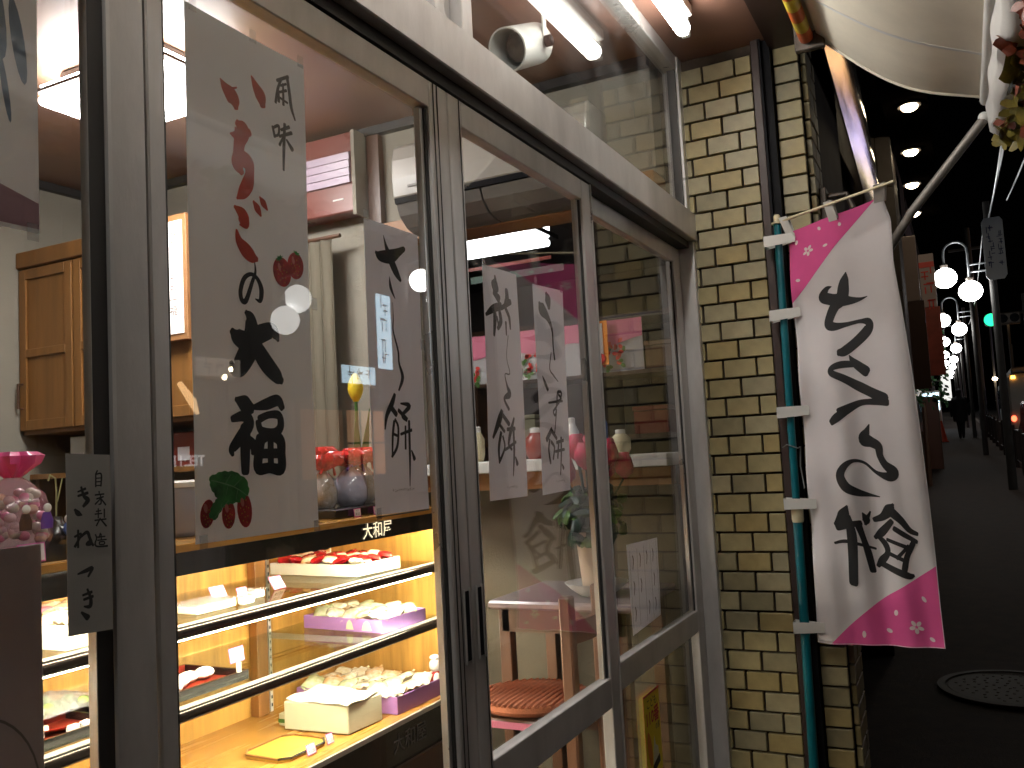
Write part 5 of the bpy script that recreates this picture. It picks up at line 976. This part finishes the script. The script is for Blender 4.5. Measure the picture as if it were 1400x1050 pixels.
for i, (x0, x1, y0, h, lb) in enumerate(((14.2, 21, .75, 7, 'dark three storey building beyond the white shop signs'), (21.3, 30, .9, 9, 'taller dark building halfway along the street'), (30.4, 44, 1.05, 6, 'low dark building behind the walking person'), (44.5, 62, 1.2, 10, 'far dark building on the near side of the street'), (63, 90, 1.4, 8, 'farthest dark building at the end of the pavement'))):
    t = thing('street_building', lb, 'building', (x0, y0, gz(x0))); obj('wall', B(x0, x1, y0 + sh(x0), y0 + 8, gz(x0) - .3, gz(x1) + h), DARKW, t); obj('roof', B(x0 - .1, x1 + .1, y0 + sh(x0) - .1, y0 + 8.1, gz(x1) + h, gz(x1) + h + .2), DARKB, t)
    obj('shop_glass', B(x0 + .6, x1 - .6, y0 + sh(x0) - .03, y0 + sh(x0) - .001, gz(x0) + .8, gz(x0) + 2.5), WINDOWD, t)
    for k in range(int((x1 - x0) / 2.2)):
        for zf in (3.6, 5.4):
            if zf < h: fr = obj('window', B(x0 + .5 + k * 2.1, x0 + 1.7 + k * 2.1, y0 + sh(x0) - .04, y0 + sh(x0) - .002, gz(x0) + zf, gz(x0) + zf + 1), DARKB, t); obj('window_glass', B(x0 + .56 + k * 2.1, x0 + 1.64 + k * 2.1, y0 + sh(x0) - .05, y0 + sh(x0) - .0405, gz(x0) + zf + .06, gz(x0) + zf + .94), WINDOWD, fr)
# projecting signs
s1 = thing('shop_sign', 'blank pale sign panel projecting beyond the stone column', 'sign', (11.5, .42, 2.9)); obj('panel', B(11.48, 11.52, .335, .50, 2.95, 3.73), mat('sign_cream', (.32, .24, .22), .5, var=.1, scale=4), s1, bevel=.004); obj('lower_panel', B(11.485, 11.515, .3, .52, 1.9, 2.945), mat('sign_brown', (.07, .035, .025), .5), s1); obj('mount', B(11.5, 11.54, .50, .74, 3.3, 3.34), IRON, s1)
s2 = thing('shop_sign', 'red and white vertical sign projecting behind the pale one', 'sign', (14.2, .3, 2.8)); obj('panel', B(14.18, 14.24, .2, .4, 3.2, 3.98), mat('sign_white', (.34, .26, .25), .5), s2, bevel=.004); obj('red_panel', B(14.175, 14.245, .17, .42, 2.2, 3.195), mat('sign_red', (.3, .05, .03), .5, var=.3, scale=6), s2); obj('red_band', B(14.172, 14.179, .2, .4, 3.78, 3.86), REDP, s2)
obj('sign_lettering', marks(3, .2, lambda a, b: (14.17, .3 - a, 3.5 + b), vertical=True, seed=4), REDP, s2, fix=False); obj('mount', B(14.2, 14.23, .4, .8, 3.6, 3.64), IRON, s2)
gn = thing('green_tree', 'dim green clipped shrub over a shop door down the street', 'tree', (17, .8, 0))
obj('trunk', M().tube([(17, .62, gz(17)), (17.02, .6, 1.9)], [.05, .03], 8), DWOOD, gn)
lv = M()
for k in range(500):
    a, b = U(0, 2 * pi), U(-1, 1); rr = U(.5, 1) ** .5; c = Vector((17 + .9 * rr * cos(a), .6 + .42 * rr * sin(a), 2.5 + .75 * b * rr)); n_ = Vector((U(-1, 1), U(-1, 1), U(-1, 1))).normalized(); t1 = n_.orthogonal().normalized() * .055; t2 = n_.cross(t1).normalized() * .03
    lv.add([c - t1, c + t2, c + t1, c - t2], [(0, 1, 2, 3)])
obj('crown', lv, mat('night_leaf', (.03, .09, .03), .6), gn, kind='stuff', fix=False)

# ------------------------------------------------------------------ street lamps on poles along the kerb
def lamp(x, label, y=-.35, side=1):
    z0 = gz(x); t = thing('street_lamp', label, 'street lamp', (x, y, z0), 'twin globe street lamps')
    s = side
    obj('pole', M().tube([(x, y, z0), (x, y, z0 + 4.6)], [.065, .05], 12), POLEM, t, smooth=True)
    obj('arm', M().tube([(x, y, z0 + 3.62), (x, y + .33 * s, z0 + 3.62)], .014, 6), WIRE, t); obj('arm', M().tube([(x, y, z0 + 3.5), (x, y + .33 * s, z0 + 3.5)], .014, 6), WIRE, t)
    y1, y2 = y + .33 * s, y + .68 * s
    arc = [(x, y1, z0 + 3.35), (x, y1, z0 + 3.8)] + [(x, (y1 + y2) / 2 + (y1 - y2) / 2 * cos(pi * k / 10), z0 + 3.85 + .17 * sin(pi * k / 10)) for k in range(1, 10)] + [(x, y2, z0 + 3.8), (x, y2, z0 + 3.6)]
    obj('hook', M().tube(arc, .018, 8), WIRE, t, smooth=True)
    for yy, zz in ((y1, 3.19), (y2, 3.45)):
        g = obj('globe', M().ball((x, yy, z0 + zz), .175, .175, .165, 20, 12), GLOBE, t, smooth=True); obj('collar', M().lathe([(.05, 0), (.06, .04), (.02, .07)], (x, yy, z0 + zz + .17), 12), IRON, g)
    return t
names = ['nearest', 'second', 'third', 'fourth', 'fifth', 'sixth', 'seventh']
l0 = None
for i, (x, dy) in enumerate(((16, -.6), (25, -.42), (35, -.3), (46, -.15), (58, 0), (72, .2), (88, .4))):
    lb = 'twin globe street lamp on a pole, %s along the right kerb' % names[i]
    if l0 is None: l0 = lamp(x, lb, dy)
    else: copy_tree(l0, (x, dy, gz(x)), lb)
sg = thing('street_sign', 'grey vertical street plate on the nearest lamp pole', 'sign', (15.8, -.65, 4))
obj('plate', M().prism([(15.4, -.49 - dy, 3.67 + dz) for dy, dz in ((0, .06), (.04, 0), (.25, 0), (.29, .06), (.29, .9), (.25, .96), (.04, .96), (0, .9))], (.03, 0, 0)), mat('sign_plate', (.42, .46, .52), .4), sg)
obj('lettering', marks(5, .13, lambda a, b: (15.395, -.59 - a, 4.17 + b), vertical=True, seed=5), mat('blue_print_dim', (.02, .03, .12), .5), sg, fix=False); obj('lettering', marks(5, .1, lambda a, b: (15.395, -.72 - a, 4.15 + b), vertical=True, seed=6), bpy.data.materials['blue_print_dim'], sg, fix=False); obj('bracket', B(15.43, 16, -.62, -.6, 4.1, 4.13), IRON, sg)
# traffic light
tf = thing('traffic_light', 'green traffic light over the kerb', 'traffic light', (30, -1, gz(30)))
obj('pole', M().tube([(30, -1.9, gz(30)), (30, -1.9, 5.3)], .09, 10), POLEM, tf); obj('arm', M().tube([(30, -1.9, 4.75), (30, -.9, 4.75)], .04, 8), POLEM, tf)
hd = obj('head', M().box(29.85, 30.05, -1.75, -.8, 4.42, 4.78), IRON, tf, bevel=.04); obj('green_lens', M().ball((29.85, -.97, 4.6), .02, .19, .19, 16, 10), GREENL, hd, smooth=True)
for y in (-1.28, -1.58): obj('dark_lens', M().ball((29.85, y, 4.6), .02, .13, .13, 14, 8), BLACK, hd, smooth=True)
# wires
for i, pts in enumerate((((16, -.6, 5.0), (40, -.5, 5.6)), ((16, -.62, 4.75), (3, -.55, 4.6)), ((16, -.66, 4.9), (3, -.75, 5.2)), ((16, -.9, 5.0), (2.5, -1.1, 4.9)))):
    a, b = map(Vector, pts); t = thing('overhead_cable', ('thin overhead cable running on past the lamp poles', 'overhead cable sagging low toward the camera', 'overhead cable slung beside the sagging one', 'outermost overhead cable at the right edge')[i], 'cable', a)
    obj('strand', M().tube([a.lerp(b, k / 12) - Vector((0, 0, .35 * sin(pi * k / 12))) for k in range(13)], .012, 6), WIRE, t, smooth=True)
up = thing('utility_pole', 'tall concrete utility pole beyond the traffic light', 'pole', (40, -.75, gz(40))); obj('shaft', M().tube([(40, -.75, gz(40)), (40, -.75, 9.5)], [.12, .09], 12), POLEM, up, smooth=True); obj('crossarm', B(39.95, 40.05, -1.5, 0, 8.6, 8.7), POLEM, up)

# ------------------------------------------------------------------ kerbside fence
fe = None
for i in range(14):
    x = 14.5 + i * 2.05; y = -1.05 + sh(x); lb = 'dark steel kerb fence panel, %s from the near end' % ('first second third fourth fifth sixth seventh eighth ninth tenth eleventh twelfth thirteenth fourteenth'.split()[i])
    if fe is None:
        t = fe = thing('kerb_fence', lb, 'fence', (x, y, gz(x)), 'fence panels along the kerb'); z0 = gz(x)
        for dx in (0, 1.95): obj('post', M().tube([(x + dx, y, z0), (x + dx, y, z0 + .85)], .03, 8), FENCEM, t)
        obj('rail', M().tube([(x, y, z0 + .8), (x + 1.95, y, z0 + .82)], .02, 8), FENCEM, t); obj('rail', M().tube([(x, y, z0 + .2), (x + 1.95, y, z0 + .22)], .015, 8), FENCEM, t)
        for k in range(1, 10): obj('bar', M().tube([(x + k * .195, y, z0 + .2), (x + k * .195, y, z0 + .8)], .009, 5), FENCEM, t)
    else: copy_tree(fe, (x, y, gz(x)), lb)

# ------------------------------------------------------------------ person walking away
def person(x, y):
    z = gz(x) ; t = thing('person', 'person in a long dark coat walking away along the pavement', 'person', (x, y, z))
    me = bpy.data.meshes.new('body')
    J = {'pel': (0, 0, .92, .165, .14), 'waist': (0, 0, 1.1, .17, .14), 'chest': (.01, 0, 1.32, .19, .14), 'neck': (.02, 0, 1.47, .07, .07), 'head0': (.03, 0, 1.56, .085, .09), 'head1': (.03, 0, 1.66, .085, .09),
         'hl': (0, .08, .88, .11, .11), 'kl': (.1, .06, .5, .075, .075), 'al': (.06, .05, .1, .05, .05), 'tl': (.2, .05, .04, .045, .035), 'hr': (0, -.09, .88, .11, .11), 'kr': (-.02, -.06, .5, .075, .075), 'ar': (-.22, -.05, .14, .05, .05), 'tr': (-.12, -.05, .05, .045, .035),
         'sl': (0, .19, 1.38, .08, .08), 'el': (-.06, .25, 1.1, .065, .065), 'wl': (.02, .27, .86, .045, .045), 'fl': (.04, .27, .78, .04, .03), 'sr': (0, -.19, 1.38, .08, .08), 'er': (.03, -.26, 1.1, .065, .065), 'wr': (.1, -.28, .88, .045, .045), 'fr': (.12, -.28, .8, .04, .03)}
    K = list(J); E_ = [('pel', 'waist'), ('waist', 'chest'), ('chest', 'neck'), ('neck', 'head0'), ('head0', 'head1'), ('pel', 'hl'), ('hl', 'kl'), ('kl', 'al'), ('al', 'tl'), ('pel', 'hr'), ('hr', 'kr'), ('kr', 'ar'), ('ar', 'tr'), ('chest', 'sl'), ('sl', 'el'), ('el', 'wl'), ('wl', 'fl'), ('chest', 'sr'), ('sr', 'er'), ('er', 'wr'), ('wr', 'fr')]
    me.from_pydata([J[k][:3] for k in K], [(K.index(a), K.index(b)) for a, b in E_], [])
    o = bpy.data.objects.new('body', me); col.objects.link(o); o.parent = t; o.modifiers.new('skin', 'SKIN'); o.modifiers.new('sub', 'SUBSURF').levels = 1
    for i, k in enumerate(K): me.skin_vertices[0].data[i].radius = J[k][3:]
    me.skin_vertices[0].data[0].use_root = True; me.materials.append(COAT)
    obj('coat', M().lathe([(.2, .62), (.215, .8), (.2, 1.0), (.205, 1.2), (.215, 1.34), (.15, 1.44), (.08, 1.49)], (x, y, z), 20, sx=.75, sy=1.1), COAT, t, smooth=True)
    obj('hair', M().ball((x + .02, y, z + 1.66), .1, .095, .1, 14, 10), COAT, t, smooth=True)
person(34.5, .1)
cn = thing('traffic_cone', 'small orange cone standing by the shopfronts', 'cone', (33, .66, gz(33))); obj('base', B(32.82, 33.18, .5, .86, gz(33), gz(33) + .04), CONE, cn); obj('body', M().lathe([(.15, .04), (.03, .7), (.02, .72)], (33, .68, gz(33)), 16), CONE, cn, smooth=True)
# standing board signs near the shops
sb = thing('standing_sign', 'brown standing board outside a shop down the street', 'sign', (21, .62, gz(21))); obj('board', B(20.95, 21.05, .45, .78, gz(21), gz(21) + 1.55), mat('board_brown', (.12, .04, .02), .5), sb); obj('frame', M().box(20.93, 20.949, .45, .47, gz(21), gz(21) + 1.57).box(20.93, 20.949, .76, .78, gz(21), gz(21) + 1.57), DWOOD, sb)
ls = thing('lit_sign', 'small lit vertical sign on the shopfronts beyond the lamps', 'sign', (40, .5, 3)); obj('panel', B(39.95, 40.05, .35, .7, 2.6, 3.9), WHITEL, ls); obj('mount', B(40, 40.04, .7, 1.6, 3.4, 3.45), IRON, ls)
vm = thing('vending_machine', 'dimly lit vending machine far along the shopfronts', 'vending machine', (46, .95, gz(46))); obj('cabinet', B(46, 46.8, .9, 1.6, gz(46), gz(46) + 1.8), BUSW, vm, bevel=.03); obj('lit_window', B(45.97, 45.999, .95, 1.55, gz(46) + .9, gz(46) + 1.7), BLUEL, vm)

# ------------------------------------------------------------------ vehicles
def wheel(par, x, y, z, r=.33, w_=.22):
    wv = obj('wheel', M().lathe([(r * .6, -w_ / 2), (r, -w_ / 2 + .03), (r, w_ / 2 - .03), (r * .6, w_ / 2)], (x, y, z + r), 20, axis=Matrix.Rotation(pi / 2, 3, 'X')), BLACK, par, smooth=True); obj('rim', M().lathe([(r * .3, -w_ / 2 - .01), (r * .58, -w_ / 2), (r * .58, w_ / 2), (r * .3, w_ / 2 + .01)], (x, y, z + r), 14, axis=Matrix.Rotation(pi / 2, 3, 'X')), STEELS, wv)
zb_ = gz(30) - .1
bus = thing('bus', 'pale bus with amber destination lamps seen from behind in traffic', 'bus', (34, -2.9, zb_))
obj('body', B(33, 40, -3.9, -1.75, zb_ + .35, zb_ + 2.3), BUSW, bus, bevel=.12); obj('roof_box', B(33.3, 39.5, -3.7, -1.95, zb_ + 2.301, zb_ + 2.55), IRON, bus, bevel=.05)
obj('rear_window', B(32.97, 32.999, -3.5, -2.4, zb_ + 1.35, zb_ + 2.0), WINDOWD, bus)
obj('side_window', B(33.6, 39.4, -1.749, -1.735, zb_ + 1.3, zb_ + 2.0), WINDOWD, bus)
for y in (-1.98, -2.45, -2.62, -2.8): obj('destination_lamp', B(32.95, 32.969, y - .06, y + .06, zb_ + 2.14, zb_ + 2.24), AMBER, bus)
for y in (-1.9, -3.75): obj('tail_lamp', M().ball((32.97, y, zb_ + .85), .03, .08, .1, 12, 8), REDL, bus, smooth=True)
obj('rear_lamp', M().box(32.95, 32.99, -2.6, -2.2, zb_ + .7, zb_ + .8), WARML, bus)
for x, y in ((34.3, -2.0), (38.5, -2.0), (34.3, -3.7), (38.5, -3.7)): wheel(bus, x, y, zb_, .45, .28)
bus.location.y += .45
zc = gz(24) - .12
car = thing('parked_car', 'small red car with bright rear lamps behind the fence', 'car', (24, -2.3, zc))
bp = [(0, .3), (0, .85), (.15, .95), (.45, 1.4), (1.9, 1.45), (2.5, 1.0), (3.5, .85), (3.6, .3)]
obj('body', M().prism([(24 + a, -3.1, zc + b) for a, b in bp], (0, 1.5, 0)), REDC, car, bevel=.05); obj('rear_window', M().obox((24.27, -2.35, zc + 1.2), (.13, 0, .2), (0, .6, 0), (-.012, 0, .008)), WINDOWD, car)
for y in (-1.75, -2.95): obj('tail_lamp', B(23.97, 24.0, y - .12, y + .12, zc + .7, zc + .85), REDL, car)
obj('plate_lamp', B(23.96, 23.99, -2.5, -2.2, zc + .6, zc + .75), WARML, car)
for x, y in ((24.6, -1.65), (27, -1.65), (24.6, -3.05), (27, -3.05)): wheel(car, x, y, zc, .31)
car.location.y += .3
for i, (x, y, z, r, mm) in enumerate(((60, -2.8, 3.6, .12, DOWNL), (75, -3.6, 4.5, .15, WARML), (52, -1.6, 3.9, .12, DOWNL), (45, -2.1, 6.1, .12, WARML))):
    t = thing('road_lamp', 'far road lamp glowing over the traffic, %s' % ('white one nearest the bus', 'warm one farthest off', 'white one beside the pole', 'warm one above the traffic light')[i], 'street lamp', (x, y, gz(x))); obj('post', M().tube([(x, y, gz(x)), (x, y, gz(x) + 5 if z < 5 else z)], .06, 6), POLEM, t); obj('lamp_head', M().ball((x - .2, y, z), r * 1.6, r, r * .7, 12, 8), mm, t, smooth=True)

# ------------------------------------------------------------------ far side of the road (also mirrored in the glass)
for i, (x0, x1, h, lb) in enumerate(((-8, 3, 7, 'dark building across the road behind the viewer'), (3.2, 9.6, 6, 'shop building across the road with lit name boards'), (9.8, 17, 8, 'tall building across the road with a blue lit sign'), (17.3, 28, 7, 'long dark building across the road'), (28.5, 50, 9, 'far building across the road behind the bus'), (51, 95, 8, 'farthest building across the road'))):
    yy = -12.2; t = thing('far_building', lb, 'building', (x0, yy, gz(x0))); obj('wall', B(x0, x1, yy - 6, yy, gz(x0) - .5, gz(x1) + h), DARKW, t); obj('parapet', B(x0, x1, yy - 6.1, yy + .1, gz(x1) + h, gz(x1) + h + .3), DARKB, t)
    for k in range(int((x1 - x0) / 2.4)):
        for zf in (3.6, 5.4):
            fr = obj('window', B(x0 + .5 + k * 2.3, x0 + 1.9 + k * 2.3, yy + .001, yy + .04, gz(x0) + zf, gz(x0) + zf + 1.1), DARKB, t); obj('window_glass', B(x0 + .56 + k * 2.3, x0 + 1.84 + k * 2.3, yy + .041, yy + .05, gz(x0) + zf + .06, gz(x0) + zf + 1.04), WINDOWD, fr)
for i, (x, z0, z1, wd, c, lb, tx) in enumerate(((38, 3.5, 7.5, 1.1, (1, .55, .25), 'added warm orange glowing panel, unseen on a building across the road', ''), (52, 4, 9.5, 1.6, (.62, .55, .95), 'added violet blue glowing panel, unseen on a far building across the road', ''), (61, 5, 9, 1.8, (1, .8, .5), 'added pale warm glowing panel, unseen on the farthest building across the road', ''))):  # unseen glowing panels added for the steel fascia to reflect
    t = thing('lit_sign', lb, 'sign', (x, -12.1, z0)); obj('box', B(x - wd / 2 - .1, x + wd / 2 + .1, -12.2, -11.81, z0 - .1, z1 + .1), IRON, t, bevel=.03); obj('lit_face', B(x - wd / 2, x + wd / 2, -11.809, -11.79, z0, z1), mat('added_sign_glow', c, .5, emit=7, ec=c), t)
def far_lamp(label, pts, gm=GLOBE):
    x, y = pts[0][0], pts[0][1] - .35; t = thing('street_lamp', label, 'street lamp', (x, y, 0)); zt_ = max(p[2] for p in pts) + .45
    obj('pole', M().tube([(x, y, -.1), (x, y, zt_)], .07, 10), POLEM, t, smooth=True)
    for q in pts:
        obj('arm', M().tube([(x, y, q[2] + .3), (q[0], q[1], q[2] + .35), (q[0], q[1], q[2] + .15)], .015, 6), WIRE, t); g = obj('globe', M().ball(q, .19, n=20, m=12), gm, t, smooth=True); obj('collar', M().lathe([(.05, 0), (.02, .06)], (q[0], q[1], q[2] + .16), 10), IRON, g)
far_lamp('twin globe lamp across the road mirrored beside the paper strip', [(12.36, -6.0, 4.35), (12.85, -6.0, 4.1)])
far_lamp('twin globe lamp across the road mirrored on the large poster', [(9.26, -6.0, 3.63), (9.0, -6.0, 3.31)], GLOBE2)
def lit(label, x0, x1, y, z0, z1, mm, txt, size, vert=False, tm=None, dirx=1):
    t = thing('lit_sign', label, 'sign', ((x0 + x1) / 2, y, z0)); obj('box', B(x0 - .05, x1 + .05, y - .14, y - .001, z0 - .05, z1 + .05), IRON, t, bevel=.01); obj('lit_face', B(x0, x1, y, y + .01, z0, z1), mm, t)
    cx, cz = (x0 + x1) / 2, (z0 + z1) / 2
    obj('lettering', marks(txt, size, lambda a, b: (cx - a, y + .013, cz + b), vertical=vert, seed=txt), tm or INK, t, fix=False); obj('post', M().tube([(cx, y - .1, -.1), (cx, y - .1, z0 - .05)], .04, 8), IRON, t)
lit('tall blue white lit sign across the road', 11.05, 11.42, -6.0, 2.8, 3.95, BLUEL, 4, .26, True)
lit('wide white lit name board across the road', 10.15, 10.95, -6.0, 2.54, 2.80, BLUEL, 3, .2)
lit('dim long name board across the road', 7.45, 8.15, -6.0, 2.5, 2.72, mat('lit_dim_sign', (.5, .45, .4), .5, emit=.8, ec=(.6, .5, .4)), 3, .18)
wl_ = thing('shop_window', 'warm lit gridded shop window across the road', 'window', (10.4, -6.05, 1.3)); obj('frame', M().box(9.2, 11.3, -6.2, -6.06, -.12, 2.25), DWOOD, wl_)
for (a, b, e) in ((9.3, 10.2, .25), (10.3, 11.2, .8)):
    obj('lit_pane', B(a, b, -6.055, -6.05, 1.2, 2.15), mat('warm_window', (.8, .4, .2), .5, emit=e, ec=(1, .5, .25)), wl_)
obj('muntins', M().box(10.58, 10.61, -6.048, -6.03, 1.2, 2.15).box(10.88, 10.91, -6.048, -6.03, 1.2, 2.15).box(10.3, 11.2, -6.048, -6.03, 1.66, 1.69), DWOOD, wl_)
tel = thing('lit_sign', 'dark shop board with white TEL lettering across the road', 'sign', (7.3, -6.02, 1.4)); obj('board', B(6.9, 8.1, -6.1, -6.02, 1.2, 1.75), LACQ, tel); obj('lettering', text('TEL:11', .17, lambda a, b: (7.32 - a, -6.01, 1.51 + b), bold=.004), mat('lit_letters', (1, 1, 1), .5, emit=1.6), tel, fix=False); obj('leg', B(7.4, 7.5, -6.08, -6.04, -.12, 1.2), IRON, tel)
sl_ = thing('wall_lamp', 'warm flood lamp glowing on a post across the road', 'lamp', (7.22, -6, 2.3)); obj('post', M().tube([(7.22, -6.1, -.1), (7.22, -6.1, 2.4)], .03, 8), IRON, sl_); obj('lamp_head', M().tube([(7.22, -6.02, 2.4), (7.38, -6.0, 2.2), (7.46, -6.0, 2.05)], [.03, .05, .02], 10), WARML, sl_, smooth=True)
for x, z, lb in ((7.89, 2.50, 'small white spot lamp across the road, lower one'), (7.99, 2.60, 'small white spot lamp across the road, upper one')): t = thing('spot_lamp', lb, 'lamp', (x, -6, 0)); obj('post', M().tube([(x, -6.05, -.1), (x, -6.05, z)], .015, 6), IRON, t); obj('bulb', M().ball((x, -6, z), .035, n=12), DOWNL, t, smooth=True)
